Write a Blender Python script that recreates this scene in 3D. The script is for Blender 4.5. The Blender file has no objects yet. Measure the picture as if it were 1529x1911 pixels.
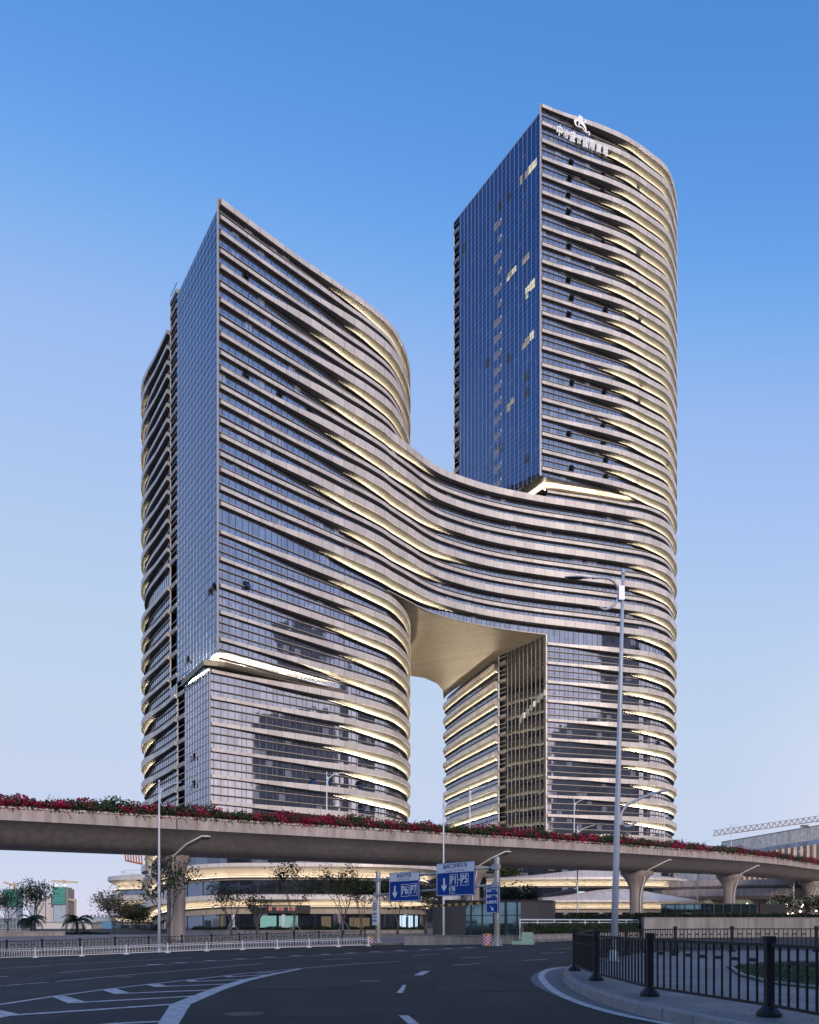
import bpy, math, random
from mathutils import Vector, Matrix
rad = math.radians
R0 = random.Random(7)
S = bpy.context.scene
C = S.collection
# ---------------------------------------------------------------- camera
F, CX, CY, HC = 1500.0, 764.5, 1720.0, 1.6      # photo focal length, principal point (px), eye height
cam = bpy.data.cameras.new('camera'); cam_o = bpy.data.objects.new('camera', cam); C.objects.link(cam_o)
cam_o.location = (0, 0, HC); cam_o.rotation_euler = (rad(90), 0, 0)
cam.sensor_fit = 'HORIZONTAL'; cam.sensor_width = 36; cam.lens = 36*F/1529
cam.shift_y = (CY-955.5)/1529; cam.clip_start = .1; cam.clip_end = 9000
S.camera = cam_o
# ---------------------------------------------------------------- sky, light, exposure
SUN_AZ = math.atan2(.34, -.94)     # the after-glow: behind the camera, to the right
SUN_EL = rad(15)
w = bpy.data.worlds.new('World'); S.world = w; w.use_nodes = True
nt = w.node_tree; bg = nt.nodes['Background']
sky = nt.nodes.new('ShaderNodeTexSky'); sky.sky_type = 'NISHITA'; sky.sun_disc = False
sky.sun_elevation = SUN_EL; sky.sun_rotation = SUN_AZ; sky.altitude = 0
sky.air_density = 1.0; sky.dust_density = .2; sky.ozone_density = 4
# blue-hour contrast: each channel of the sky is flattened and balanced
sep = nt.nodes.new('ShaderNodeSeparateColor'); com = nt.nodes.new('ShaderNodeCombineColor')
nt.links.new(sky.outputs[0], sep.inputs[0])
CURVES = ([(0, 0), (.209, .035), (.281, .082), (.355, .37), (.482, .55), (.724, .62), (1.207, 1.15), (1.5, 1.5)],
          [(0, 0), (.29, .15), (.38, .275), (.478, .56), (.632, .70), (.81, .705), (1.176, .90), (1.5, 1.0)],
          [(0, 0), (.398, .46), (.514, .70), (.629, .91), (.776, .885), (1.03, .92), (1.5, .95)])
for k, cv in enumerate(CURVES):
    ml = nt.nodes.new('ShaderNodeMath'); ml.operation = 'MULTIPLY'; ml.inputs[1].default_value = .1
    pw = nt.nodes.new('ShaderNodeMath'); pw.operation = 'POWER'; pw.inputs[1].default_value = .4
    dv = nt.nodes.new('ShaderNodeMath'); dv.operation = 'DIVIDE'; dv.inputs[1].default_value = 1.5
    fc = nt.nodes.new('ShaderNodeFloatCurve'); c = fc.mapping.curves[0]
    c.points[0].location = (0, 0); c.points[1].location = (1, cv[-1][1]/1.5)
    for x, y in cv[1:-1]: c.points.new(x/1.5, y/1.5)
    for p in c.points: p.handle_type = 'AUTO_CLAMPED'
    fc.mapping.update()
    mo = nt.nodes.new('ShaderNodeMath'); mo.operation = 'MULTIPLY'; mo.inputs[1].default_value = (14.6, 14.1, 14.5)[k]
    nt.links.new(sep.outputs[k], ml.inputs[0]); nt.links.new(ml.outputs[0], pw.inputs[0]); nt.links.new(pw.outputs[0], dv.inputs[0])
    nt.links.new(dv.outputs[0], fc.inputs['Value']); nt.links.new(fc.outputs[0], mo.inputs[0]); nt.links.new(mo.outputs[0], com.inputs[k])
# the last warm light low in the sky to the right, out of the picture
geo = nt.nodes.new('ShaderNodeTexCoord'); nrm = nt.nodes.new('ShaderNodeVectorMath'); nrm.operation = 'NORMALIZE'; nt.links.new(geo.outputs['Generated'], nrm.inputs[0])
dot = nt.nodes.new('ShaderNodeVectorMath'); dot.operation = 'DOT_PRODUCT'; dot.inputs[1].default_value = (.95, -.31, 0); nt.links.new(nrm.outputs[0], dot.inputs[0])
mz = nt.nodes.new('ShaderNodeMapRange'); mz.inputs[1].default_value = .05; mz.inputs[2].default_value = 1; mz.inputs[3].default_value = 0; mz.inputs[4].default_value = 1; nt.links.new(dot.outputs['Value'], mz.inputs[0])
p2 = nt.nodes.new('ShaderNodeMath'); p2.operation = 'POWER'; p2.inputs[1].default_value = 1.3; nt.links.new(mz.outputs[0], p2.inputs[0])
sz = nt.nodes.new('ShaderNodeSeparateXYZ'); nt.links.new(nrm.outputs[0], sz.inputs[0])
m4 = nt.nodes.new('ShaderNodeMapRange'); m4.interpolation_type = 'SMOOTHERSTEP'; m4.inputs[1].default_value = .0; m4.inputs[2].default_value = .5; m4.inputs[3].default_value = 1; m4.inputs[4].default_value = 0; nt.links.new(sz.outputs[2], m4.inputs[0])
mm = nt.nodes.new('ShaderNodeMath'); mm.operation = 'MULTIPLY'; nt.links.new(p2.outputs[0], mm.inputs[0]); nt.links.new(m4.outputs[0], mm.inputs[1])
gl = nt.nodes.new('ShaderNodeMix'); gl.data_type = 'RGBA'; gl.blend_type = 'ADD'; gl.inputs[7].default_value = (14, 9, 5.2, 1)
nt.links.new(mm.outputs[0], gl.inputs[0]); nt.links.new(com.outputs[0], gl.inputs[6])
nt.links.new(gl.outputs[2], bg.inputs[0]); bg.inputs[1].default_value = .1
sl = bpy.data.lights.new('sun', 'SUN'); sl.energy = 2.4; sl.angle = rad(15); sl.color = (1, .87, .78)
so = bpy.data.objects.new('sun', sl); C.objects.link(so)
d = Vector((.34*math.cos(SUN_EL), -.94*math.cos(SUN_EL), math.sin(SUN_EL)))
so.rotation_euler = d.to_track_quat('Z', 'Y').to_euler()
S.view_settings.view_transform = 'Standard'; S.view_settings.look = 'None'
S.view_settings.gamma = 1; S.view_settings.exposure = 0
S.cycles.max_bounces = 6; S.cycles.diffuse_bounces = 3; S.cycles.glossy_bounces = 4
S.cycles.sample_clamp_indirect = 4; S.cycles.use_denoising = True
# ---------------------------------------------------------------- helpers
def P(px, py, Y): return Vector(((px-CX)/F*Y, Y, HC+(CY-py)/F*Y))
def smooth(a, b, x):
    t = min(1, max(0, (x-a)/(b-a))); return t*t*(3-2*t)
def lerp(a, b, t): return a+(b-a)*t
def gz(x, y):                      # the road falls gently to the far left
    if y < 12: return 0.0
    wgt = min(1, max(0, (.13-x/y)/.6))
    f = min(y, 58)-12
    return -.021*f*wgt*(1-smooth(60, 80, y))
def G(px, py, dz=0.0):             # the point of the ground seen at a pixel of the photograph
    lo, hi = 3.0, 400.0
    fn = lambda Y: HC-(py-CY)/F*Y-gz((px-CX)/F*Y, Y)-dz
    for _ in range(60):
        m = (lo+hi)/2
        if fn(m) > 0: lo = m
        else: hi = m
    Y = (lo+hi)/2; x = (px-CX)/F*Y
    return Vector((x, Y, gz(x, Y)+dz))
class MB:
    def __init__(s): s.v = []; s.f = []; s.m = []; s.uv = []; s.has_uv = False
    def add(s, vs, fs, mi=0, uvs=None):
        o = len(s.v); s.v += [tuple(p) for p in vs]
        for k, f in enumerate(fs):
            s.f.append(tuple(i+o for i in f)); s.m.append(mi)
            if uvs: s.has_uv = True; s.uv += [uvs[i] for i in f]
            else: s.uv += [(0, 0)]*len(f)
        return s
    def quad(s, a, b, c, d, mi=0, uvs=None): return s.add([a, b, c, d], [(0, 1, 2, 3)], mi, uvs)
    def box(s, c, size, rz=0, mi=0, bev=0, M=None):
        x, y, z = [q/2 for q in size]; c = Vector(c)
        Rm = M or Matrix.Rotation(rz, 3, 'Z')
        vs = [c+Rm@Vector((i*x, j*y, k*z)) for i in (-1, 1) for j in (-1, 1) for k in (-1, 1)]
        return s.add(vs, [(0, 1, 3, 2), (4, 6, 7, 5), (0, 4, 5, 1), (2, 3, 7, 6), (0, 2, 6, 4), (1, 5, 7, 3)], mi)
    def bar(s, a, b, wd, ht, mi=0):
        a, b = Vector(a), Vector(b); d = b-a; L = d.length
        if L < 1e-6: return s
        x = d/L; up = Vector((0, 0, 1))
        if abs(x.z) > .98: up = Vector((0, 1, 0))
        y = up.cross(x).normalized(); z = x.cross(y)
        return s.box((a+b)/2, (L, wd, ht), M=Matrix((x, y, z)).transposed(), mi=mi)
    def tube(s, pts, r, n=8, mi=0, caps=True):
        pts = [Vector(p) for p in pts]; rs = r if isinstance(r, (list, tuple)) else [r]*len(pts)
        rings = []; prev = None
        for i, p in enumerate(pts):
            d = (pts[min(i+1, len(pts)-1)]-pts[max(i-1, 0)])
            d = d.normalized() if d.length > 1e-9 else Vector((0, 0, 1))
            if prev is None:
                q = Vector((0, 0, 1)) if abs(d.z) < .9 else Vector((1, 0, 0))
                u = q.cross(d).normalized()
            else:
                u = (prev-d*prev.dot(d)).normalized()
            prev = u; vv = d.cross(u)
            rings.append([p+(u*math.cos(2*math.pi*k/n)+vv*math.sin(2*math.pi*k/n))*rs[i] for k in range(n)])
        vs = [q for g in rings for q in g]; fs = []
        for i in range(len(pts)-1):
            for k in range(n):
                fs.append((i*n+k, i*n+(k+1) % n, (i+1)*n+(k+1) % n, (i+1)*n+k))
        if caps: fs += [tuple(range(n))[::-1], tuple(range((len(pts)-1)*n, len(pts)*n))]
        return s.add(vs, fs, mi)
    def lathe(s, c, prof, n=16, mi=0):
        c = Vector(c); vs = []; fs = []
        for r, z in prof:
            vs += [c+Vector((r*math.cos(2*math.pi*k/n), r*math.sin(2*math.pi*k/n), z)) for k in range(n)]
        for i in range(len(prof)-1):
            for k in range(n): fs.append((i*n+k, i*n+(k+1) % n, (i+1)*n+(k+1) % n, (i+1)*n+k))
        fs += [tuple(range(n))[::-1], tuple(range((len(prof)-1)*n, len(prof)*n))]
        return s.add(vs, fs, mi)
    def prism(s, poly, z0, z1, mi=0):
        n = len(poly); vs = [(p[0], p[1], z0) for p in poly]+[(p[0], p[1], z1) for p in poly]
        fs = [tuple(range(n))[::-1], tuple(range(n, 2*n))]+[(i, (i+1) % n, n+(i+1) % n, n+i) for i in range(n)]
        return s.add(vs, fs, mi)
    def grid(s, rows, mi=0, uvs=None, mids=None, closed=False):   # rows of equal length
        n = len(rows[0]); vs = [p for r in rows for p in r]; o = len(s.v)
        s.v += [tuple(p) for p in vs]
        for i in range(len(rows)-1):
            for k in range(n if closed else n-1):
                k2 = (k+1) % n
                f = (i*n+k, (i+1)*n+k, (i+1)*n+k2, i*n+k2)
                s.f.append(tuple(q+o for q in f)); s.m.append(mids[k] if mids else mi)
                if uvs: s.has_uv = True; s.uv += [uvs[q] for q in f]
                else: s.uv += [(0, 0)]*4
        return s
    def build(s, name, mats, parent=None, smooth_=False, kind=None):
        me = bpy.data.meshes.new(name); off = Vector((0, 0, 0))
        if parent is not None:
            q = parent
            while q is not None: off += Vector(q.location); q = q.parent
        me.from_pydata([tuple(Vector(p)-off) for p in s.v], [], s.f)
        for m in (mats if isinstance(mats, (list, tuple)) else [mats]): me.materials.append(m)
        me.polygons.foreach_set('material_index', s.m)
        if s.has_uv:
            u = me.uv_layers.new(name='UVMap'); u.data.foreach_set('uv', [c for p in s.uv for c in p])
        if smooth_: me.polygons.foreach_set('use_smooth', [True]*len(me.polygons))
        me.update()
        o = bpy.data.objects.new(name, me); C.objects.link(o)
        if parent is not None: o.parent = parent
        if kind: o['kind'] = kind
        return o
def tag(o, label=None, cat=None, group=None, kind=None):
    if label: o['label'] = label
    if cat: o['category'] = cat
    if group: o['group'] = group
    if kind: o['kind'] = kind
    return o
def thing(name, label, cat, loc=(0, 0, 0), group=None):
    o = bpy.data.objects.new(name, None); C.objects.link(o); o.location = loc; o.empty_display_size = .3
    return tag(o, label, cat, group)
def copy_tree(o, parent=None, loc=None, rz=None, label=None, scale=None):
    c = o.copy(); C.objects.link(c)
    if parent is not None: c.parent = parent
    if loc is not None: c.location = loc
    if rz is not None: c.rotation_euler = (0, 0, rz)
    if scale: c.scale = (scale,)*3
    if label: c['label'] = label
    for ch in [q for q in bpy.data.objects if q.parent == o]: copy_tree(ch, c)
    return c
class Path:                        # plan curve walked with its outside on the right hand
    def __init__(s, pts, step=1.3, curve=True):
        pts = [Vector((p[0], p[1])) for p in pts]
        fine = []
        if curve and len(pts) > 2:
            for i in range(len(pts)-1):
                a = pts[i-1] if i > 0 else pts[0]*2-pts[1]; b, c = pts[i], pts[i+1]
                e = pts[i+2] if i+2 < len(pts) else pts[-1]*2-pts[-2]
                for k in range(24):
                    t = k/24
                    fine.append(.5*((2*b)+(c-a)*t+(2*a-5*b+4*c-e)*t*t+(3*b-a-3*c+e)*t**3))
            fine.append(pts[-1])
        else: fine = pts
        cum = [0]
        for i in range(1, len(fine)): cum.append(cum[-1]+(fine[i]-fine[i-1]).length)
        s.L = cum[-1]; n = max(1, round(s.L/step)); s.n = n; s.pts = []; s.s = []
        j = 0
        for i in range(n+1):
            q = s.L*i/n
            while j < len(cum)-2 and cum[j+1] < q: j += 1
            t = (q-cum[j])/max(1e-9, cum[j+1]-cum[j]); s.pts.append(fine[j].lerp(fine[j+1], t)); s.s.append(q)
        s.nor = []; s.tan = []
        for i in range(n+1):
            d = (s.pts[min(n, i+1)]-s.pts[max(0, i-1)]).normalized(); s.tan.append(d); s.nor.append(Vector((d.y, -d.x)))
    def at(s, q):
        q = min(s.L, max(0, q)); k = min(s.n-1, int(q/s.L*s.n)); t = q/s.L*s.n-k
        return s.pts[k].lerp(s.pts[k+1], t), s.nor[k].lerp(s.nor[k+1], t).normalized(), s.tan[k].lerp(s.tan[k+1], t).normalized()
    def find(s, px):               # arc length of the first point seen at image column px
        a = (px-CX)/F
        for i in range(s.n):
            u, v_ = s.pts[i].x-a*s.pts[i].y, s.pts[i+1].x-a*s.pts[i+1].y
            if (u <= 0) != (v_ <= 0): return s.s[i]+(s.s[i+1]-s.s[i])*(u/(u-v_))
        return None
# ---------------------------------------------------------------- materials
def N(m, t, **kw):
    n = m.node_tree.nodes.new(t)
    for k, v in kw.items(): setattr(n, k, v)
    return n
def mat(name, col, rough=.6, metal=0, noise=0, nscale=3, bump=0, bscale=30, emit=None, estr=0, spec=.5, coord='Object'):
    m = bpy.data.materials.new(name); m.use_nodes = True; nt = m.node_tree; b = nt.nodes['Principled BSDF']
    b.inputs['Base Color'].default_value = (*col, 1); b.inputs['Roughness'].default_value = rough
    b.inputs['Metallic'].default_value = metal; b.inputs['Specular IOR Level'].default_value = spec
    if emit: b.inputs['Emission Color'].default_value = (*emit, 1); b.inputs['Emission Strength'].default_value = estr
    if noise or bump:
        tc = N(m, 'ShaderNodeTexCoord')
    if noise:
        nz = N(m, 'ShaderNodeTexNoise'); nz.inputs['Scale'].default_value = nscale; nz.inputs['Detail'].default_value = 6
        nt.links.new(tc.outputs[coord], nz.inputs['Vector'])
        mr = N(m, 'ShaderNodeMapRange'); mr.inputs[1].default_value = .25; mr.inputs[2].default_value = .75
        mr.inputs[3].default_value = 1-noise; mr.inputs[4].default_value = 1+noise
        nt.links.new(nz.outputs[0], mr.inputs[0])
        mx = N(m, 'ShaderNodeMix', data_type='RGBA', blend_type='MULTIPLY'); mx.inputs[0].default_value = 1
        mx.inputs[6].default_value = (*col, 1); nt.links.new(mr.outputs[0], mx.inputs[7])
        nt.links.new(mx.outputs[2], b.inputs['Base Color'])
    if bump:
        n2 = N(m, 'ShaderNodeTexNoise'); n2.inputs['Scale'].default_value = bscale; n2.inputs['Detail'].default_value = 4
        nt.links.new(tc.outputs[coord], n2.inputs['Vector'])
        bp = N(m, 'ShaderNodeBump'); bp.inputs['Strength'].default_value = bump; bp.inputs['Distance'].default_value = .02
        nt.links.new(n2.outputs[0], bp.inputs['Height']); nt.links.new(bp.outputs[0], b.inputs['Normal'])
    return m
def cell(m, pw, ph):               # per-pane random value from the (metres) UV map
    nt = m.node_tree; uv = N(m, 'ShaderNodeUVMap'); sp = N(m, 'ShaderNodeSeparateXYZ'); nt.links.new(uv.outputs[0], sp.inputs[0])
    out = []
    for k, q in ((0, pw), (1, ph)):
        dv = N(m, 'ShaderNodeMath', operation='DIVIDE'); dv.inputs[1].default_value = q; nt.links.new(sp.outputs[k], dv.inputs[0])
        fl = N(m, 'ShaderNodeMath', operation='FLOOR'); nt.links.new(dv.outputs[0], fl.inputs[0]); out.append(fl)
    cb = N(m, 'ShaderNodeCombineXYZ'); nt.links.new(out[0].outputs[0], cb.inputs[0]); nt.links.new(out[1].outputs[0], cb.inputs[1])
    wn = N(m, 'ShaderNodeTexWhiteNoise', noise_dimensions='3D'); nt.links.new(cb.outputs[0], wn.inputs[0])
    return sp, wn
def glass_mat(name, tint, dark, pw=1.45, ph=1.6, tilt=.012, var=.16):
    m = bpy.data.materials.new(name); m.use_nodes = True; nt = m.node_tree; b = nt.nodes['Principled BSDF']
    sp, wn = cell(m, pw, ph)
    mr = N(m, 'ShaderNodeMapRange'); mr.inputs[3].default_value = 1-var; mr.inputs[4].default_value = 1+var*.6
    nt.links.new(wn.outputs[0], mr.inputs[0])
    mx = N(m, 'ShaderNodeMix', data_type='RGBA', blend_type='MULTIPLY'); mx.inputs[0].default_value = 1
    mx.inputs[6].default_value = (*tint, 1); nt.links.new(mr.outputs[0], mx.inputs[7])
    nt.links.new(mx.outputs[2], b.inputs['Base Color'])
    b.inputs['Roughness'].default_value = .035
    gt_ = N(m, 'ShaderNodeMath', operation='GREATER_THAN'); gt_.inputs[1].default_value = .955; nt.links.new(wn.outputs[0], gt_.inputs[0])
    bl_ = N(m, 'ShaderNodeMapRange'); bl_.inputs[3].default_value = .92; bl_.inputs[4].default_value = .62; nt.links.new(gt_.outputs[0], bl_.inputs[0]); nt.links.new(bl_.outputs[0], b.inputs['Metallic'])
    # every pane sits a hair out of true, and is faintly wavy
    ge = N(m, 'ShaderNodeNewGeometry'); vs = N(m, 'ShaderNodeVectorMath', operation='SUBTRACT'); vs.inputs[1].default_value = (.5, .5, .5)
    nt.links.new(wn.outputs['Color'], vs.inputs[0])
    sc = N(m, 'ShaderNodeVectorMath', operation='SCALE'); sc.inputs['Scale'].default_value = tilt; nt.links.new(vs.outputs[0], sc.inputs[0])
    tc = N(m, 'ShaderNodeTexCoord'); nz = N(m, 'ShaderNodeTexNoise'); nz.inputs['Scale'].default_value = .35
    nt.links.new(tc.outputs['Object'], nz.inputs['Vector'])
    v2 = N(m, 'ShaderNodeVectorMath', operation='SUBTRACT'); v2.inputs[1].default_value = (.5, .5, .5); nt.links.new(nz.outputs['Color'], v2.inputs[0])
    s2 = N(m, 'ShaderNodeVectorMath', operation='SCALE'); s2.inputs['Scale'].default_value = tilt*1.2; nt.links.new(v2.outputs[0], s2.inputs[0])
    a1 = N(m, 'ShaderNodeVectorMath', operation='ADD'); nt.links.new(sc.outputs[0], a1.inputs[0]); nt.links.new(s2.outputs[0], a1.inputs[1])
    a2 = N(m, 'ShaderNodeVectorMath', operation='ADD'); nt.links.new(a1.outputs[0], a2.inputs[0]); nt.links.new(ge.outputs['Normal'], a2.inputs[1])
    nn = N(m, 'ShaderNodeVectorMath', operation='NORMALIZE'); nt.links.new(a2.outputs[0], nn.inputs[0]); nt.links.new(nn.outputs[0], b.inputs['Normal'])
    return m
def panel_mat(name, col, pw=2.9, rough=.42, var=.1, joint=.035):   # metal cladding with open joints every pw metres
    m = bpy.data.materials.new(name); m.use_nodes = True; nt = m.node_tree; b = nt.nodes['Principled BSDF']
    sp, wn = cell(m, pw, 50)
    mr = N(m, 'ShaderNodeMapRange'); mr.inputs[3].default_value = 1-var; mr.inputs[4].default_value = 1+var; nt.links.new(wn.outputs[0], mr.inputs[0])
    dv = N(m, 'ShaderNodeMath', operation='DIVIDE'); dv.inputs[1].default_value = pw; nt.links.new(sp.outputs[0], dv.inputs[0])
    fr = N(m, 'ShaderNodeMath', operation='FRACT'); nt.links.new(dv.outputs[0], fr.inputs[0])
    lt = N(m, 'ShaderNodeMath', operation='GREATER_THAN'); lt.inputs[1].default_value = joint; nt.links.new(fr.outputs[0], lt.inputs[0])
    m2 = N(m, 'ShaderNodeMapRange'); m2.inputs[3].default_value = .45; m2.inputs[4].default_value = 1; nt.links.new(lt.outputs[0], m2.inputs[0])
    mu = N(m, 'ShaderNodeMath', operation='MULTIPLY'); nt.links.new(mr.outputs[0], mu.inputs[0]); nt.links.new(m2.outputs[0], mu.inputs[1])
    tc = N(m, 'ShaderNodeTexCoord'); nz = N(m, 'ShaderNodeTexNoise'); nz.inputs['Scale'].default_value = .5; nz.inputs['Detail'].default_value = 5
    nt.links.new(tc.outputs['Object'], nz.inputs['Vector'])
    m3 = N(m, 'ShaderNodeMapRange'); m3.inputs[1].default_value = .3; m3.inputs[2].default_value = .7; m3.inputs[3].default_value = .88; m3.inputs[4].default_value = 1.06
    nt.links.new(nz.outputs[0], m3.inputs[0])
    mu2 = N(m, 'ShaderNodeMath', operation='MULTIPLY'); nt.links.new(mu.outputs[0], mu2.inputs[0]); nt.links.new(m3.outputs[0], mu2.inputs[1])
    mx = N(m, 'ShaderNodeMix', data_type='RGBA', blend_type='MULTIPLY'); mx.inputs[0].default_value = 1
    mx.inputs[6].default_value = (*col, 1); nt.links.new(mu2.outputs[0], mx.inputs[7]); nt.links.new(mx.outputs[2], b.inputs['Base Color'])
    b.inputs['Roughness'].default_value = rough; b.inputs['Metallic'].default_value = .25
    return m
def lamp_mat(name, col, strength):
    m = bpy.data.materials.new(name); m.use_nodes = True; nt = m.node_tree
    nt.nodes.remove(nt.nodes['Principled BSDF']); e = N(m, 'ShaderNodeEmission')
    e.inputs[0].default_value = (*col, 1); e.inputs[1].default_value = strength
    nt.links.new(e.outputs[0], nt.nodes['Material Output'].inputs[0]); return m
M_glass = glass_mat('facade_glass', (.37, .40, .50), .02)
M_blue = glass_mat('curtain_wall_glass', (.082, .158, .31), .02, pw=1.75, ph=1.45, tilt=.008, var=.1)
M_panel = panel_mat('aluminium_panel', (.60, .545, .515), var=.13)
M_under = panel_mat('band_soffit_shaded', (.13, .118, .102), rough=.55)  # shade of the unlit undersides put into the colour, darker than the faces
M_trans = mat('transom_aluminium', (.42, .38, .36), .4, .3)
M_dark = mat('dark_aluminium', (.03, .03, .035), .5)
M_fin = mat('fin_aluminium', (.36, .335, .33), .4, .3)
M_soff = panel_mat('soffit_panel', (.29, .24, .185), pw=3.2, rough=.45)
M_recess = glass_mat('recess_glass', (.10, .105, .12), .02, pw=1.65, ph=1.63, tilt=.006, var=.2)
M_roof = mat('roof_membrane', (.25, .25, .26), .8, noise=.15)
M_led = lamp_mat('led_warm', (1, .87, .64), 38)
M_ledb = lamp_mat('led_bright', (1, .86, .62), 190)
# ================================================================ the two towers and the bridge
# profile of a floor band: face, sloping underside, ledge that hides the led line
def band(path, s0, s1, fn, par, mat_panel=None, name='floor_band', led=None):
    rows, uvs, led_rows, run = [], [], [], []
    ks = [i for i in range(path.n+1) if s0 < path.s[i] < s1]
    ss = [s0]+[path.s[i] for i in ks]+[s1]
    for q in ss:
        p, n, t = path.at(q); zt, zb, d, h2, lit = fn(q)
        le = lerp(.14, .8, smooth(.2, .7, h2)); ls = lerp(.12, .34, smooth(.2, .7, h2))
        le = min(le, max(.14, d*.56)); ls = min(ls, le*.5)
        dr = .32*smooth(.2, .7, h2); zl_ = zb-h2-dr
        prof = [(-.02, zt), (d, zt), (d, zb), (d-.06, zb-.03), (ls, zb-h2), (ls, zl_), (le, zl_-.01), (le, zl_-.07), (-.02, zl_-.07)]
        rows.append([Vector((p.x+n.x*o, p.y+n.y*o, z)) for o, z in prof])
        uvs += [(q, z) for o, z in prof]
        if lit > .04 and h2 > .25:
            wd = (le-.12)*.85*lit**1.6
            run.append([Vector((p.x+n.x*o, p.y+n.y*o, z)) for o, z in ((le-.06-wd, zl_+.02), (le-.06, zl_+.02))])
        else:
            if len(run) > 1: led_rows.append(run)
            run = []
    if len(run) > 1: led_rows.append(run)
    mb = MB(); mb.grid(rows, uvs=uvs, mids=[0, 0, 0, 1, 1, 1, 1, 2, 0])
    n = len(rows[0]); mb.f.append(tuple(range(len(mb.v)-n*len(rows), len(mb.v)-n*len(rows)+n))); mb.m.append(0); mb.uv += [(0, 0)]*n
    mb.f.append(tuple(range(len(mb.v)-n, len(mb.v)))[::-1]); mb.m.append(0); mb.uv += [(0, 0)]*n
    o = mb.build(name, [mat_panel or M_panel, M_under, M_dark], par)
    if led_rows:
        lb = MB()
        for r in led_rows: lb.grid(r)
        lb.build('light_strip', led or M_led, o)
    return o
def wall(path, z0, z1, par, m, name='glass_wall', s0=0, s1=None, u0=0):
    s1 = path.L if s1 is None else s1
    ss = [s0]+[q for q in path.s if s0+.05 < q < s1-.05]+[s1]
    rows, uvs = [], []
    for q in ss:
        p, n, t = path.at(q)
        for z in (z0, z1): uvs.append((q+u0, z))
        rows.append([Vector((p.x, p.y, z0)), Vector((p.x, p.y, z1))])
    return MB().grid(rows, uvs=uvs).build(name, m, par)
def sweep(mb, path, s0, s1, prof, mids=None, mi=0):
    ss = [s0]+[q for q in path.s if s0+.05 < q < s1-.05]+[s1]
    rows = []
    for q in ss:
        p, n, t = path.at(q); rows.append([Vector((p.x+n.x*o, p.y+n.y*o, z)) for o, z in prof])
    mb.grid(rows, mids=mids, mi=mi)
def transom(mb, path, z, s0=0, s1=None):
    s1 = path.L if s1 is None else s1
    sweep(mb, path, s0, s1, [(0, z+.06), (.2, z+.06), (.2, z-.05), (.07, z-.05), (.07, z-.27), (0, z-.27)], mids=[0, 0, 1, 1, 1])
def mullions(mb, path, z0, z1, pitch, s0=0, s1=None, wd=.07, dp=.07, mi=1, odd=None):
    s1 = path.L if s1 is None else s1; q = s0+pitch*.5; k = 0
    while q < s1:
        p, n, t = path.at(q); c = p+n*(dp/2)
        mb.box((c.x, c.y, (z0+z1)/2), (wd, dp, z1-z0), math.atan2(t.y, t.x), mi)
        k += 1; q += pitch*(.62 if odd and k % odd == 0 else 1)
def cap(poly, z, par, name, m, th=.3): return MB().prism(poly, z, z+th).build(name, m, par)

# ---- plan of the left tower
DIR_L = Vector((-.547, .837))
A = Vector((-35.0, 147.4)); A2 = A+DIR_L*25.1; A3 = A+DIR_L*29.7
Al = Vector((-37.4, 150.6)); Al2 = Al+DIR_L*15.1; Al3 = Vector((-48.2, 167.0))
ROUND_L = [(-14.2, 168.6), (-9.6, 173.2), (-5.35, 178.4), (-2.9, 184.4), (-1.5, 191), (-1.3, 199), (-2.2, 210), (-5, 222), (-9, 232), (-17, 239), (-30, 240)]
BACK_L = [(-30, 240), (-45, 233), (-56, 223), (-63, 211), (-64.1, 202), (-63.5, 195.2), (-61.4, 189.1), (-58.9, 184.2), (-55.7, 179.1), (-51.3, 172.2), (-48.2, 167.0)]
LU = Path([A, (-28.1, 154.5), (-21, 161.7)]+ROUND_L)
LL = Path([Al, (-31.5, 155.2), (-25.6, 159.8), (-19.8, 164.3)]+ROUND_L)
CVL = Path(BACK_L)                       # to the foot of the lower slot
CVU = Path(BACK_L[:-1])                  # above the soffit
LF = Path([A2, A], curve=False); LFL = Path([Al2, Al], curve=False)
# ---- bridge and right tower
S_BR = LU.find(722)
pB, nB, tB = LU.at(S_BR)
ROUND_R = [(63.2, 215.4), (69, 219.6), (72.9, 225.5), (75.4, 231.3), (76.5, 237.5), (76.2, 245), (74.5, 253), (68, 260), (58, 264.5), (44, 267), (30, 268)]
Rc = Vector((35.2, 206.7))
FRONT_R = [(42.2, 208.7), (49.4, 210.8), (56.4, 213.0)]
BR = Path([LU.at(S_BR-9)[0], LU.at(S_BR-4.5)[0], pB, (-.6, 184.7), (2.6, 189), (6.3, 192.9), (10.8, 196.2), (16.4, 199.5), (22.2, 202.2), (28.4, 204.5), Rc]+FRONT_R+ROUND_R)
S_B0, S_B1 = BR.find(722), BR.find(1020)
RL = Path([Rc]+FRONT_R+ROUND_R)
B = Vector((33.0, 202.0)); DIR_R = Vector((-.53, .848))
B2 = B+DIR_R*35.3; B3 = B+DIR_R*37.9
RU = Path([B, (41.2, 205.2), (49.3, 208.4), (56.8, 211.6)]+ROUND_R)
RF = Path([B2, B], curve=False)
Rl2 = Rc+DIR_R*16.4; Rl3 = Rc+DIR_R*19.7
RFL = Path([Rl2, Rc], curve=False)
CVR = Path([(30, 268), (20, 271), (14.2, 270), (12.3, 266.5), (13.0, 262.0), (14.8, 255.5), (16.7, 248.6), (20.6, 236.4), (24.7, 223.6)])
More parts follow.
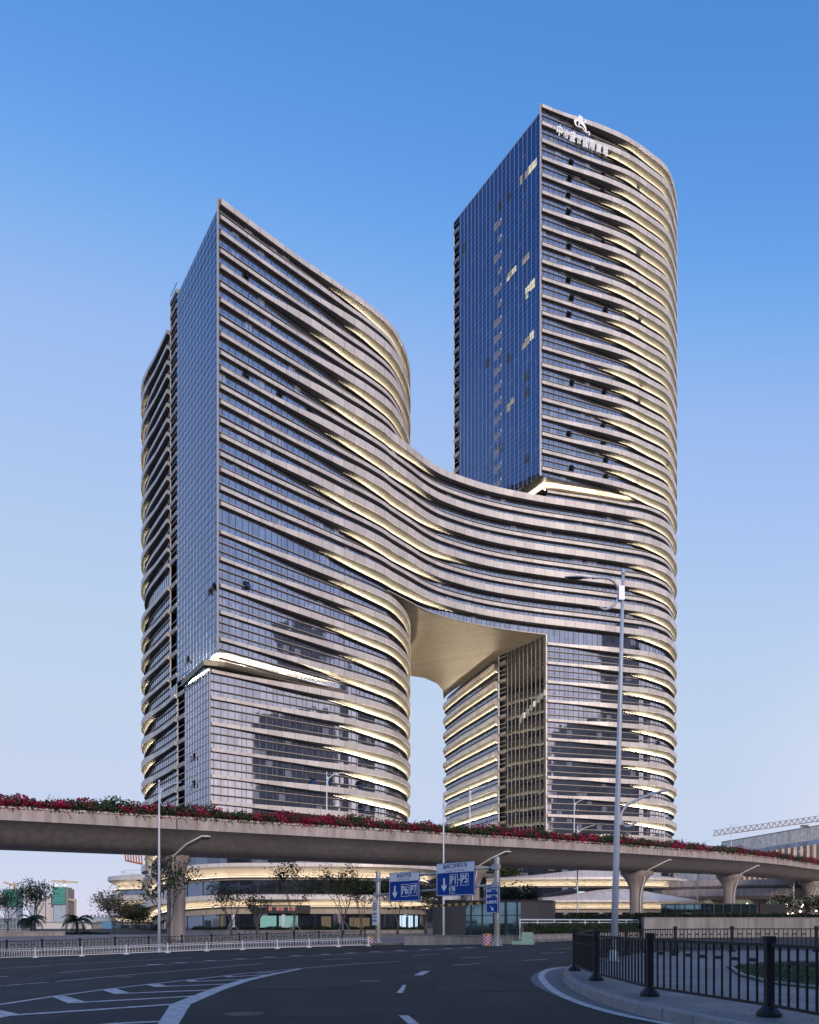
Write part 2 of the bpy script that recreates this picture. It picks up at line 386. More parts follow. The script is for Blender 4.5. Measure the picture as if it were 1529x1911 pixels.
# ---- levels
ZL = lambda j: 79.1+3.1*j                # thin floors of the flats and the bridge
ZK = lambda k: 73.3-4.9*k                # tall floors of the lower part
ZU = lambda k: 115.7+4.33*k              # office floors of the right tower
Z_LR, Z_BR, Z_BS, Z_LS, Z_RS, Z_RR = 133.8, 109.6, 75.3, 51.3, 113.6, 206.6
def fband(zl, thick, phase, ramp, lit_on, lit_off=None, big=1.0, lit_max=1.0, thin=.66):
    def fn(s):
        a = smooth(ramp[0]+phase, ramp[1]+phase, s)
        if thick:
            zt = zl-lerp(.62, .05, a); zb = zl-lerp(.62+thin, 1.62*big, a); d = lerp(.75, 1.55*big, a)
        else:
            zt = zl-lerp(.85, .7, a); zb = zt-lerp(thin, .78, a); d = lerp(.65, .8, a)
        r = smooth(lit_on[0], lit_on[1], s)
        if lit_off: r *= 1-smooth(lit_off[0], lit_off[1], s)*(1 if s < lit_off[2] else 1-smooth(lit_off[2], lit_off[3], s))
        h2 = .06+(1.25*big*r if thick else .04*r)
        return zt, zb, d, h2, (lit_max*r if thick else 0)
    return fn
tL = thing('apartment_tower', 'shorter left tower with wavy pale floor bands and a bright ledge low on its corner', 'tower', (-30, 190, 0))
tR = thing('office_tower', 'taller right tower with white lettering and an emblem at the top of its banded front', 'tower', (45, 235, 0))
tB = thing('sky_bridge', 'curved banded bridge block joining the two towers high above the open gate', 'bridge', (14, 215, 75))
# left tower, front
wall(LU, Z_LS, Z_LR-.3, tL, M_glass)
wall(LL, 0, Z_LS, tL, M_glass)
wall(CVU, Z_LS, 128.2, tL, M_glass); wall(CVL, 0, Z_LS, tL, M_glass)
wall(LF, Z_LS, Z_LR-1.2, tL, M_blue, 'curtain_wall'); wall(LFL, 0, Z_LS, tL, M_blue, 'curtain_wall')
g = MB()
for j in range(0, 18):
    transom(g, LU, ZL(j), 0, LU.L if j > 9 else S_BR)
for k in range(0, 13):
    pth = LU if k < 5 else LL
    for dz in (2.0, 3.65): transom(g, pth, ZK(k)-dz)
transom(g, LU, ZK(0)+1.6)
mullions(g, LU, Z_BR, Z_LR-.6, 1.45, odd=5); mullions(g, LU, Z_LS, Z_BR, 1.45, 0, S_BR, odd=5); mullions(g, LU, Z_LS, Z_BS, 1.45, S_BR+.4, odd=5)
mullions(g, LL, 0, Z_LS, 1.45, odd=5)
for q in (CVU,):
    for j in range(0, 16): transom(g, q, ZL(j))
    for k in range(0, 5):
        for dz in (2.0, 3.65): transom(g, q, ZK(k)-dz)
for k in range(5, 13):
    for dz in (2.0, 3.65): transom(g, CVL, ZK(k)-dz)
mullions(g, CVU, Z_LS, 128, 1.45); mullions(g, CVL, 0, Z_LS, 1.45)
g.build('mullion_grid', [M_trans, M_dark], tL)
ph = [0, 0, 6, 0, -3, 0, 8, 0, 2, 0]
for j in range(0, 18):
    fn = fband(ZL(j), j % 2 == 0, ph[j % 10], (8, 26), (17+ph[j % 10]*.9, 40+ph[j % 10]*.6))
    if j >= 10: band(LU, 0, LU.L-3, fn, tL)
band(LU, 0, LU.L-3, lambda s: (Z_LR, Z_LR-1.05, .8+.7*smooth(16, 36, s), .08+1.2*smooth(20, 42, s), smooth(20, 44, s)), tL)
def fk(k, ph=0, big=1.0):
    z = ZK(k)
    def fn(s):
        a = smooth(3+ph, 24+ph, s); r = smooth(19+ph*.7, 42+ph*.3, s)
        return z+.2*a, z-.62-.42*a, .6+.9*a, .06+1.15*r*big, r
    return fn
for k in range(0, 5): band(LU, 0, LU.L-3, fk(k, (0, 5, -2, 6, 1)[k]), tL)
for k in range(5, 13): band(LL, 0, LL.L-3, fk(k, (0, 4, -2, 6, 2)[k % 5]), tL)
# left tower, round back
def fc(zl, Lc, thick, tall):
    def fn(s):
        e = Lc-s; a = smooth(8, 24, e); r = smooth(14, 26, e)
        if tall: return zl+.2*a, zl-.75-.5*a, .7+.8*a, .1+1.15*r, r
        if thick: return zl-lerp(.62, .05, a), zl-lerp(1.4, 1.75, a), .75+.8*a, .1+1.2*r, r
        return zl-.8, zl-1.6, .75, .1, 0
    return fn
for j in range(0, 16): band(CVU, 0, CVU.L, fc(ZL(j), CVU.L, j % 2 == 1, False), tL)
band(CVU, 0, CVU.L, fc(128.8, CVU.L, True, False), tL)
for k in range(0, 5): band(CVU, 0, CVU.L, fc(ZK(k), CVU.L, True, True), tL)
for k in range(5, 13): band(CVL, 0, CVL.L, fc(ZK(k), CVL.L, True, True), tL)
# roof and soffit slabs
def loop(*paths):
    out = []
    for p in paths:
        for v in (p.pts if isinstance(p, Path) else [Vector(q) for q in p]):
            if not out or (out[-1]-v).length > .02: out.append(v)
    if (out[0]-out[-1]).length < .02: out.pop()
    return [(q.x, q.y) for q in out]
PL_U = loop(LU, CVU, [A3, A2]); PL_L = loop(LL, CVL, [Al3, Al2])
cap(loop(LU, CVU, [A3, A2]), 127.6, tL, 'roof_slab', M_roof)
# tall front block above the stepped-down back
bk = Path([LU.pts[-1], (-42, 225), (-50, 205), (-53.5, 186), A3], curve=False)
wall(bk, 127.9, Z_LR-.4, tL, M_panel, 'parapet_wall')
cap(loop(LU, [(-42, 225), (-50, 205), (-53.5, 186)], [A3, A2]), Z_LR-1.3, tL, 'roof_slab', M_roof)
def shrink(poly, d):
    n = len(poly); out = []
    for i in range(n):
        a, b, c = Vector(poly[i-1]), Vector(poly[i]), Vector(poly[(i+1) % n])
        t = ((b-a).normalized()+(c-b).normalized())
        if t.length < 1e-6: t = (b-a)
        t.normalize(); out.append((b.x-t.y*d, b.y+t.x*d))
    return out
# bright ledge soffit of the left tower
Q = Path([A2, A]+[LU.at(q)[0] for q in range(3, 36, 3)], curve=False)
inner = [Al2, Al]+[LL.at(q)[0] for q in range(3, 33, 3)]
o = MB().add([(p.x, p.y, Z_LS-.02) for p in [A3, A2, A]]+[(LU.at(q)[0].x, LU.at(q)[0].y, Z_LS-.02) for q in range(2, 38, 2)]+[(LL.at(q)[0].x, LL.at(q)[0].y, Z_LS-.02) for q in range(30, 0, -2)]+[(p.x, p.y, Z_LS-.02) for p in [Al, Al2, Al3]],
             [tuple(range(3+18+15+3))[::-1]]).build('lit_soffit', M_soff, tL)
# drop lip on the soffit's inner edge, with its light trough
lp = Path([Al2+Vector((-.6, -.4)), Al+Vector((-.85, -1.3))], curve=False)
lq = Path([Al+Vector((-.85, -1.3))]+[LL.at(q)[0]+LL.at(q)[1]*lerp(1.9, .25, q/31) for q in range(2, 32, 2)], curve=False)
mb = MB(); lb = MB()
for pth in (lp, lq):
    sweep(mb, pth, 0, pth.L, [(-.12, Z_LS-1.05), (0, Z_LS-1.05), (0, Z_LS-2.0), (-.12, Z_LS-2.0)])
    sweep(mb, pth, 0, pth.L, [(-.12, Z_LS-2.0), (-.7 if pth is lp else -2.2, Z_LS-2.05)])
    pass
    sweep(lb, pth, 0, pth.L, [(-.45 if pth is lp else -.8, Z_LS-1.35), (-.15, Z_LS-1.35)])
o = mb.build('soffit_lip', M_soff, tL); lb.build('light_strip', M_ledb, o)
# fins and cross lines of the flat side walls
def side(par, path, z0, z1, pitch, ph, wd=.075, dp=.1):
    f = MB(); mullions(f, path, z0, z1, pitch, .0, wd=wd, dp=dp, mi=0); f.build('vertical_fins', M_fin, par)
    f = MB(); z = z0+ph*.6
    while z < z1-.3:
        sweep(f, path, 0, path.L, [(0, z+.05), (.04, z+.05), (.04, z-.05), (0, z-.05)]); z += ph
    f.build('cross_lines', M_dark, par)
side(tL, LF, Z_LS, Z_LR-1.2, 1.95, 1.55, .07, .045); side(tL, LFL, 0, Z_LS-2, 1.6, 1.63)
MB().bar((A.x-.1, A.y-.1, Z_LS), (A.x-.1, A.y-.1, Z_LR+.4), .35, .5).build('corner_post', M_fin, tL)
MB().bar((Al.x, Al.y, 0), (Al.x, Al.y, Z_LS-2), .25, .3).build('corner_post', M_fin, tL)
# balcony slot: recessed dark wall, slab ends, rails and a slim post
def slot(par, a, b, zs, z0, z1, inset, open_=False, slab=.85, rails=(1.1,), wrap=0):
    d = (b-a).normalized(); n = Vector((-d.y, d.x)); n = n if n.x < 0 else -n
    rz = math.atan2(d.y, d.x); L = (b-a).length; c = (a+b)/2
    if not open_:
        ci = c-n*inset
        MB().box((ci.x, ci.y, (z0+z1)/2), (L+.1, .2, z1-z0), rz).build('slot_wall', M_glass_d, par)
    for z in zs: MB().box((c.x-n.x*inset*.5, c.y-n.y*inset*.5, z-slab/2), (L-.15, inset+.3, slab), rz).build('balcony_slab', M_panel, par)
    r = MB()
    for z in zs:
        for q in rails: r.bar((a.x, a.y, z+q), (b.x, b.y, z+q), .12, .12)
    e = b-d*.15
    r.bar((e.x, e.y, z0), (e.x, e.y, z1), .25, .25)
    r.build('balcony_rails', M_trans, par)
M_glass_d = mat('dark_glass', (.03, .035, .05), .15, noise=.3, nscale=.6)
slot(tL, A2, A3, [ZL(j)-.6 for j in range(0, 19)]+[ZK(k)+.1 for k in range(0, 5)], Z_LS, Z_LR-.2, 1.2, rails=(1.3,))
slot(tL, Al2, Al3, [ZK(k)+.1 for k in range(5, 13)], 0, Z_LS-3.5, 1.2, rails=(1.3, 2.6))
# ---- bridge
wall(BR, Z_BS, Z_BR-.1, tB, M_glass, s0=S_B0, s1=S_B1)
g = MB()
for j in range(0, 10): transom(g, BR, ZL(j), S_B0, S_B1)
mullions(g, BR, Z_BS, Z_BR-.6, 1.45, S_B0, S_B1, odd=5); g.build('mullion_grid', [M_trans, M_dark], tB)
def fb(j, z=None):
    s_off = BR.find(872)+(0, 0, -3, 0, 4, 0, 0, 0, -7, 0, -6)[j]; s_on = BR.find(1165)
    return fband(ZL(j), j % 2 == 0, 0, (-20, -10), (-30, -20), (s_off-26, s_off+4, s_on-4, s_on+14))
S_LB = BR.find(722)
for j in range(0, 11):
    f_br = fb(j)
    if j <= 10:
        f_l = fband(ZL(j), j % 2 == 0, ph[j % 10], (8, 26), (17+ph[j % 10]*.9, 40+ph[j % 10]*.6))
        if j < 10: band(LU, 0, S_BR, f_l, tL)
    band(BR, S_B0, S_B1, f_br, tB)
    band(BR, S_B1+.004, BR.L-3, f_br, tR)
back = [(11.3, 266.5), (10.6, 256), (8.6, 249), (4.6, 243.2), (-1, 240.4), (-9, 236)]
pl = [(BR.at(q)[0].x, BR.at(q)[0].y) for q in [S_B0+(S_B1-S_B0)*i/40 for i in range(41)]]+[(24.7, 223.6), (20.6, 236.4), (16.7, 248.6), (14.2, 255.5), (12.1, 262)]+back+[(-14, 205)]
SOFU = []
mb = MB(); n = len(pl)
mb.add([(x, y, Z_BS) for x, y in pl], [tuple(range(n))[::-1]], 0, [(x*.5+y, x) for x, y in pl])
mb.build('underside', M_soff, tB)
MB().prism(pl, Z_BR-.6, Z_BR-.3).build('roof_slab', M_roof, tB)
wall(Path(list(reversed(back))[::-1], curve=False), Z_BS, Z_BR-.3, tB, M_glass, 'back_wall')
sw = MB(); sweep(sw, BR, S_B0, S_B1, [(-.3, Z_BS), (.12, Z_BS), (.12, Z_BS+.25), (-.3, Z_BS+.25)]); sw.build('edge_trim', M_trans, tB)
# ---- right tower
wall(RL, 0, Z_RS, tR, M_glass); wall(RU, Z_RS, Z_RR-.2, tR, M_glass)
wall(CVR, 0, Z_BS+.1, tR, M_glass)
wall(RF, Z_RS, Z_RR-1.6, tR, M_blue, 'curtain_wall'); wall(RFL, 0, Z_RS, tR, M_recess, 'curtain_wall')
g = MB()
for k in range(0, 21):
    for dz in (2.2, 3.68): transom(g, RU, ZU(k+1)-dz)
for j in range(0, 12): transom(g, RL, ZL(j))
for k in range(0, 14):
    for dz in (2.0, 3.65): transom(g, RL, ZK(k)-dz); transom(g, CVR, ZK(k)-dz)
mullions(g, RU, Z_RS, Z_RR-.6, 1.5, odd=4); mullions(g, RL, 0, Z_RS, 1.5, odd=4); mullions(g, CVR, 0, Z_BS, 1.5)
g.build('mullion_grid', [M_trans, M_dark], tR)
def fu(k):
    z = ZU(k); ph = (0, 9, 3)[k % 3]
    def fn(s):
        jt_ = 4*math.sin(k*2.4+1); a = smooth(2+ph, 20+ph*.9, s); r = smooth(14+jt_, 34+jt_*.4, s)
        return z+.08*a, z-.78-.4*a, .65+.95*a, .06+1.1*r, r
    return fn
for k in range(0, 22): band(RU, 0, RU.L-3, fu(k), tR)
def fr(k):
    z = ZK(k)
    def fn(s):
        jt_ = 3*math.sin(k*2.1); a = smooth(4+(0, 5, 2)[k % 3], 20, s); r = smooth(17+jt_, 35+jt_*.4, s)
        return z+.15*a, z-.66-.42*a, .65+.85*a, .06+1.1*r, r
    return fn
for k in range(0, 14): band(RL, 0, RL.L-3, fr(k), tR)
band(RL, 0, RL.L-3, fband(ZL(11), False, 0, (2, 14), (18, 30)), tR)
for k in range(0, 14): band(CVR, 0, CVR.L, (lambda z: (lambda s: (z, z-1.1, 1.2, 1.0, .8)))(ZK(k)), tR)
PR_U = loop(RU, [(20, 268), (15.5, 262)], [B3, B2])
MB().prism(PR_U, Z_RS-.02, Z_RS+.3).build('lit_soffit', M_soff, tR)
MB().prism(PR_U, Z_RR-1.6, Z_RR-1.3).build('roof_slab', M_roof, tR)
wall(Path([RU.pts[-1], (20, 268), (15.5, 262), B3], curve=False), Z_RS, Z_RR-1.6, tR, M_blue, 'curtain_wall')
side(tR, RF, Z_RS, Z_RR-1.6, 1.72, 1.45); side(tR, RFL, 0, Z_BS, 1.65, 1.63, .1, .16)
MB().bar((B.x-.1, B.y-.1, Z_RS), (B.x-.1, B.y-.1, Z_RR+.3), .4, .5).build('corner_post', M_fin, tR)
MB().bar((Rc.x, Rc.y, 0), (Rc.x, Rc.y, Z_BS), .3, .35).build('corner_post', M_fin, tR)
slot(tR, B2, B3, [ZU(k)+.1 for k in range(0, 21)], Z_RS, Z_RR-3.5, 1.6, open_=True, slab=1.15, rails=(1.5,))
slot(tR, Rl2, Rl3, [ZK(k)+.1 for k in range(0, 14)], 0, Z_BS, 1.0, rails=(1.2, 2.4))
# light trough under the right tower's overhang
mb = MB(); lb = MB()
tr = Path([Rc+DIR_R*24, Rc+Vector((-.5, -.6))], curve=False); t2 = Path([Rc+Vector((-.5, -.6))]+[RL.at(q)[0]+RL.at(q)[1]*.7 for q in range(2, 26, 2)], curve=False)
for pth in (tr, t2):
    sweep(mb, pth, 0, pth.L, [(.22, Z_RS-.8), (.3, Z_RS-.8), (.3, Z_RS-1.25), (-.7, Z_RS-1.25)])
    sweep(lb, pth, 0, pth.L, [(-.25, Z_RS-1.1), (.18, Z_RS-1.1)])
o = mb.build('soffit_lip', M_soff, tR); lb.build('light_strip', M_ledb, o)
# ================================================================ ground, road, island, railings, lamps
def paving_mat(name, col, sx, sy, mortar=.02, rough=.7, var=.12):
    m = bpy.data.materials.new(name); m.use_nodes = True; nt = m.node_tree; b = nt.nodes['Principled BSDF']
    tc = N(m, 'ShaderNodeTexCoord'); mp = N(m, 'ShaderNodeMapping'); nt.links.new(tc.outputs['Object'], mp.inputs[0])
    mp.inputs['Rotation'].default_value = (0, 0, .5)
    br = N(m, 'ShaderNodeTexBrick'); nt.links.new(mp.outputs[0], br.inputs[0]); br.inputs['Scale'].default_value = 1
    br.inputs['Brick Width'].default_value = sx; br.inputs['Row Height'].default_value = sy; br.inputs['Mortar Size'].default_value = mortar
    br.inputs['Color1'].default_value = (*[c*(1-var) for c in col], 1); br.inputs['Color2'].default_value = (*[c*(1+var) for c in col], 1)
    br.inputs['Mortar'].default_value = (*[c*.5 for c in col], 1); br.offset = .5
    nz = N(m, 'ShaderNodeTexNoise'); nz.inputs['Scale'].default_value = .8; nz.inputs['Detail'].default_value = 7; nt.links.new(tc.outputs['Object'], nz.inputs['Vector'])
    mr = N(m, 'ShaderNodeMapRange'); mr.inputs[1].default_value = .3; mr.inputs[2].default_value = .7; mr.inputs[3].default_value = .75; mr.inputs[4].default_value = 1.15
    nt.links.new(nz.outputs[0], mr.inputs[0])
    mx = N(m, 'ShaderNodeMix', data_type='RGBA', blend_type='MULTIPLY'); mx.inputs[0].default_value = 1
    nt.links.new(br.outputs[0], mx.inputs[6]); nt.links.new(mr.outputs[0], mx.inputs[7]); nt.links.new(mx.outputs[2], b.inputs['Base Color'])
    b.inputs['Roughness'].default_value = rough
    return m
def asphalt_mat():
    m = mat('asphalt', (.033, .031, .032), .8, noise=.0); nt = m.node_tree; b = nt.nodes['Principled BSDF']
    tc = N(m, 'ShaderNodeTexCoord')
    big = N(m, 'ShaderNodeTexNoise'); big.inputs['Scale'].default_value = .16; big.inputs['Detail'].default_value = 6
    fine = N(m, 'ShaderNodeTexNoise'); fine.inputs['Scale'].default_value = 22; fine.inputs['Detail'].default_value = 3
    mp = N(m, 'ShaderNodeMapping'); mp.inputs['Scale'].default_value = (1, .12, 1); mp.inputs['Rotation'].default_value = (0, 0, -.35)
    tyre = N(m, 'ShaderNodeTexNoise'); tyre.inputs['Scale'].default_value = .8; tyre.inputs['Detail'].default_value = 3
    for n_ in (big, fine): nt.links.new(tc.outputs['Object'], n_.inputs['Vector'])
    nt.links.new(tc.outputs['Object'], mp.inputs[0]); nt.links.new(mp.outputs[0], tyre.inputs['Vector'])
    def rng(n_, a, c):
        r = N(m, 'ShaderNodeMapRange'); r.inputs[1].default_value = .3; r.inputs[2].default_value = .7; r.inputs[3].default_value = a; r.inputs[4].default_value = c
        nt.links.new(n_.outputs[0], r.inputs[0]); return r
    a, c, e = rng(big, .66, 1.3), rng(fine, .72, 1.28), rng(tyre, .72, 1.24)
    m1 = N(m, 'ShaderNodeMath', operation='MULTIPLY'); nt.links.new(a.outputs[0], m1.inputs[0]); nt.links.new(c.outputs[0], m1.inputs[1])
    m2 = N(m, 'ShaderNodeMath', operation='MULTIPLY'); nt.links.new(m1.outputs[0], m2.inputs[0]); nt.links.new(e.outputs[0], m2.inputs[1])
    mx = N(m, 'ShaderNodeMix', data_type='RGBA', blend_type='MULTIPLY'); mx.inputs[0].default_value = 1
    mx.inputs[6].default_value = (.033, .031, .032, 1); nt.links.new(m2.outputs[0], mx.inputs[7]); nt.links.new(mx.outputs[2], b.inputs['Base Color'])
    b.inputs['Specular IOR Level'].default_value = .25
    bp = N(m, 'ShaderNodeBump'); bp.inputs['Strength'].default_value = .35; bp.inputs['Distance'].default_value = .01
    nt.links.new(fine.outputs[0], bp.inputs['Height']); nt.links.new(bp.outputs[0], b.inputs['Normal'])
    return m
M_asph = asphalt_mat()
M_conc = mat('concrete', (.33, .30, .285), .75, noise=.14, nscale=.7, bump=.15, bscale=12)
M_kerb = mat('granite_kerb', (.24, .225, .225), .6, noise=.22, nscale=6, bump=.1, bscale=40)
M_pave = paving_mat('pavement_tiles', (.20, .185, .19), .9, .45, .012)
M_plaza = paving_mat('plaza_paving', (.26, .215, .19), 1.2, .6, .015)
M_line = mat('road_paint', (.52, .47, .48), .6, noise=.3, nscale=5)
def worn(m, lo, hi, k, sc):
    nt = m.node_tree; b = nt.nodes['Principled BSDF']; src = b.inputs['Base Color'].links[0].from_socket
    tc = N(m, 'ShaderNodeTexCoord'); nz = N(m, 'ShaderNodeTexNoise'); nz.inputs['Scale'].default_value = sc; nz.inputs['Detail'].default_value = 9; nz.inputs['Roughness'].default_value = .7; nt.links.new(tc.outputs['Object'], nz.inputs['Vector'])
    mr = N(m, 'ShaderNodeMapRange'); mr.inputs[1].default_value = lo; mr.inputs[2].default_value = hi; mr.inputs[3].default_value = 1; mr.inputs[4].default_value = k; nt.links.new(nz.outputs[0], mr.inputs[0])
    mx = N(m, 'ShaderNodeMix', data_type='RGBA', blend_type='MULTIPLY'); mx.inputs[0].default_value = 1; nt.links.new(src, mx.inputs[6]); nt.links.new(mr.outputs[0], mx.inputs[7]); nt.links.new(mx.outputs[2], b.inputs['Base Color'])
worn(M_line, .52, .68, .35, 3.5); worn(M_kerb, .5, .75, .6, 1.5); worn(M_pave, .5, .72, .68, .9)
M_rail = mat('black_railing_paint', (.005, .006, .011), .55, noise=.2, nscale=3)
M_white = mat('white_paint', (.74, .75, .78), .45, noise=.06, nscale=2)
M_pole = mat('lamp_post_paint', (.62, .64, .70), .35, .15, noise=.05, nscale=1)
M_grass = mat('grass', (.045, .075, .028), .9, noise=.4, nscale=4, bump=.8, bscale=60)
M_lens = mat('lamp_glass', (.08, .08, .09), .15)
def groundsheet(xs, ys, dz, m, name, keep=None):
    mb = MB(); idx = {}
    for i, x in enumerate(xs):
        for j, y in enumerate(ys): idx[i, j] = len(mb.v); mb.v.append((x, y, gz(x, y)+dz))
    for i in range(len(xs)-1):
        for j in range(len(ys)-1):
            if keep and not keep((xs[i]+xs[i+1])/2, (ys[j]+ys[j+1])/2): continue
            mb.f.append((idx[i, j], idx[i+1, j], idx[i+1, j+1], idx[i, j+1])); mb.m.append(0); mb.uv += [(0, 0)]*4
    o = mb.build(name, m, smooth_=True); o['kind'] = 'structure'; return o
gx = [-6000, -1500, -500, -200, -120]+[q*2.5 for q in range(-36, 37)]+[120, 200, 500, 1500, 6000]
gy = [-6000, -1000, -200, -60, -20, 0]+[4+q*2 for q in range(0, 60)]+[140, 180, 240, 400, 900, 2500, 6000]
groundsheet(gx, gy, 0, M_asph, 'road')
# plaza behind the fences: pavement right up to the buildings
EDGE = [G(-260, 1790), G(0, 1786), G(250, 1779), G(480, 1772), G(690, 1765.5), G(757, 1765), G(860, 1764), G(972, 1763), G(1010, 1760), G(1200, 1751), G(1529, 1748), G(1900, 1746)]
def edge_y(x):
    if x <= EDGE[0].x: return EDGE[0].y
    for a, b in zip(EDGE, EDGE[1:]):
        if a.x <= x <= b.x: return a.y+(b.y-a.y)*(x-a.x)/max(1e-6, b.x-a.x)
    return EDGE[-1].y
def pz(x, y): return gz(x, y)+.14-2.0*smooth(88, 150, y)*smooth(15, 45, -x)
def plaza():
    mb = MB(); xs = [-400, -150]+[q*1.5 for q in range(-50, 60)]+[150, 400]; rows = []
    for x in xs:
        e = edge_y(x)+2.0; ys = [e+(k/16)**1.6*(330-e) for k in range(17)]
        rows.append([Vector((x, y, pz(x, y))) for y in ys])
    mb.grid(rows)
    mb.grid([[r[0]-Vector((0, 0, .5)), r[0]] for r in rows])
    o = mb.build('plaza', M_plaza, smooth_=False); o['kind'] = 'structure'
plaza()
# ---- painted markings
def ribbon(mb, pts, wd, dz=.008):
    n = len(pts)
    if n < 2: return
    wds = wd if isinstance(wd, (list, tuple)) else [wd]*n
    dense, dw = [], []
    for i in range(n-1):
        k = max(1, int((pts[i+1]-pts[i]).length/1.5))
        for q in range(k): dense.append(pts[i].lerp(pts[i+1], q/k)); dw.append(lerp(wds[i], wds[i+1], q/k))
    dense.append(pts[-1]); dw.append(wds[-1]); rows = []
    for i, p in enumerate(dense):
        d = dense[min(i+1, len(dense)-1)]-dense[max(i-1, 0)]; d.z = 0; d.normalize(); nrm = Vector((d.y, -d.x, 0))*dw[i]/2
        r = []
        for q in (p-nrm, p+nrm): r.append(Vector((q.x, q.y, gz(q.x, q.y)+dz)))
        rows.append(r)
    mb.grid(rows)
def poly(mb, px, dz=.009):
    pts = [G(*p) for p in px]; mb.add([(p.x, p.y, p.z+dz) for p in pts], [tuple(range(len(pts)))])
def pl_(px): return [G(*p) for p in px]
def mark(name, fn):
    mb = MB(); fn(mb); o = mb.build(name, M_line); o['kind'] = 'structure'; return o
def m_chev(mb):
    ribbon(mb, pl_([(-60, 1884), (0, 1875.5), (95, 1861), (190, 1848), (275, 1838), (366, 1828), (458, 1817), (560, 1808), (670, 1799), (748, 1794.6)]), .16)
    ribbon(mb, pl_([(300, 1935), (315, 1911), (337, 1875.5), (403, 1848), (458, 1830), (509, 1819), (560, 1809)]), [.32, .32, .4, .4, .38, .3, .2], .010)
    ribbon(mb, pl_([(160, 1916), (220, 1911), (306, 1907)]), .2)
    for a, b, q in ((((-10, 1884), (35, 1893.5), (0, 1901), (-40, 1899)), ((10, 1896.5), (338, 1874)), .26),
                    (((97, 1861), (121, 1859.5), (162, 1871), (128, 1873.6)), ((140, 1872.3), (370, 1859.5)), .26),
                    (((190, 1848.2), (216, 1845.8), (243, 1853.8), (215, 1856.3)), ((226, 1855), (403, 1848)), .28),
                    (((273, 1838.5), (297, 1837), (312, 1841), (289, 1843)), ((298, 1842), (436, 1836.8)), .28),
                    (((347, 1830.5), (362, 1829.5), (372, 1832), (352, 1833)), ((355, 1832.6), (472, 1828)), .28),
                    (((417, 1822.6), (430, 1821.6), (440, 1823.2), (424, 1824.2)), ((424, 1823.8), (509, 1819.5)), .28)):
        poly(mb, a); ribbon(mb, pl_(b), q, .0095)
    ribbon(mb, pl_([(476, 1817), (535, 1814.5)]), .25)
mark('chevron_markings', m_chev)
def m_lane(mb):
    ribbon(mb, pl_([(-60, 1846), (0, 1840.7), (245, 1819.5), (491, 1798.6)]), .14)
    ribbon(mb, pl_([(-60, 1828), (0, 1823.5), (183, 1809.6), (293, 1801), (400, 1794.5), (500, 1788.4), (700, 1778.5), (884, 1770)]), .16)
    ribbon(mb, pl_([(0, 1807.8), (95, 1802)]), .14); ribbon(mb, pl_([(106, 1801), (359, 1787.6)]), .14); ribbon(mb, pl_([(0, 1796), (200, 1788)]), .1)
    for x0, x1, y in ((275, 303, 1800.5), (328, 344, 1797), (385, 399, 1793.2), (440, 454, 1790), (493, 509, 1786.8), (544, 561, 1784), (598, 615, 1781.4), (646, 663, 1779), (694, 707, 1776.8), (738, 755, 1774.6), (786, 799, 1772.4), (830, 843, 1770.6), (869, 884, 1769)):
        ribbon(mb, pl_([(x0, y+.4), (x1, y-.4)]), .75)
    for a in (((847, 1802), (896, 1798.6)), ((602, 1791.8), (658, 1789)), ((862, 1788.4), (911.6, 1785.7)), ((768.7, 1784), (820, 1781)), ((913, 1776), (956, 1774.8)), ((976, 1793), (1020, 1791)), ((1008.6, 1780), (1055, 1778)), ((1034.6, 1771), (1069, 1770))):
        ribbon(mb, pl_(a), .15)
    poly(mb, ((740, 1854), (752.5, 1839), (758.5, 1839), (752, 1854))); poly(mb, ((772, 1821), (788, 1813.2), (803, 1812.8), (789, 1821)))
    poly(mb, ((744, 1896), (762, 1896), (783, 1912), (762, 1912)))
mark('lane_markings', m_lane)
KERB = [(1150, 1786), (1108, 1789.5), (1075, 1797), (1060, 1804), (1052, 1813), (1061, 1826), (1085, 1839), (1112, 1850), (1160, 1864), (1214, 1877), (1315, 1898), (1383, 1911), (1480, 1931), (1640, 1962), (1900, 2010)]
KP = Path([G(x, y, .2) for x, y in KERB], step=.5)
WL = [(1110, 1801), (1071, 1805), (1047, 1806.6), (1023.6, 1811), (1011.7, 1819), (1013.4, 1829.7), (1030.4, 1846.7), (1061, 1863.7), (1111.8, 1882), (1173, 1897.6), (1244, 1911), (1330, 1928), (1500, 1960)]
WP = Path([G(x, y) for x, y in WL], step=.5)
mark('edge_line', lambda mb: ribbon(mb, [Vector((p.x, p.y, 0)) for p in WP.pts], .19))
BACK_I = [G(1900, 1771, .2), G(1524, 1774, .2), G(1366, 1774.5, .2), G(1260, 1776.5, .2), G(1169, 1781, .2)]
mb = MB(); ins = []
for i, p in enumerate(KP.pts): ins.append(p-KP.nor[i]*(-.16))
side_ = 1 if (G(1250, 1850, .2).xy-KP.pts[len(KP.pts)//2]).dot(KP.nor[len(KP.pts)//2]) > 0 else -1
inn = [p+KP.nor[i]*.17*side_ for i, p in enumerate(KP.pts)]
mb.add([(p.x, p.y, .2) for p in inn]+[(p.x, p.y, .2) for p in BACK_I], [tuple(range(len(inn)+len(BACK_I)))])
bp_ = [Vector((inn[-1].x, inn[-1].y))]+[Vector((p.x, p.y)) for p in BACK_I]+[Vector((inn[0].x, inn[0].y))]
mb.grid([[Vector((p.x, p.y, 0)), Vector((p.x, p.y, .2))] for p in bp_])
o = mb.build('pavement', M_pave); o['kind'] = 'structure'
mb = MB(); s_ = 0
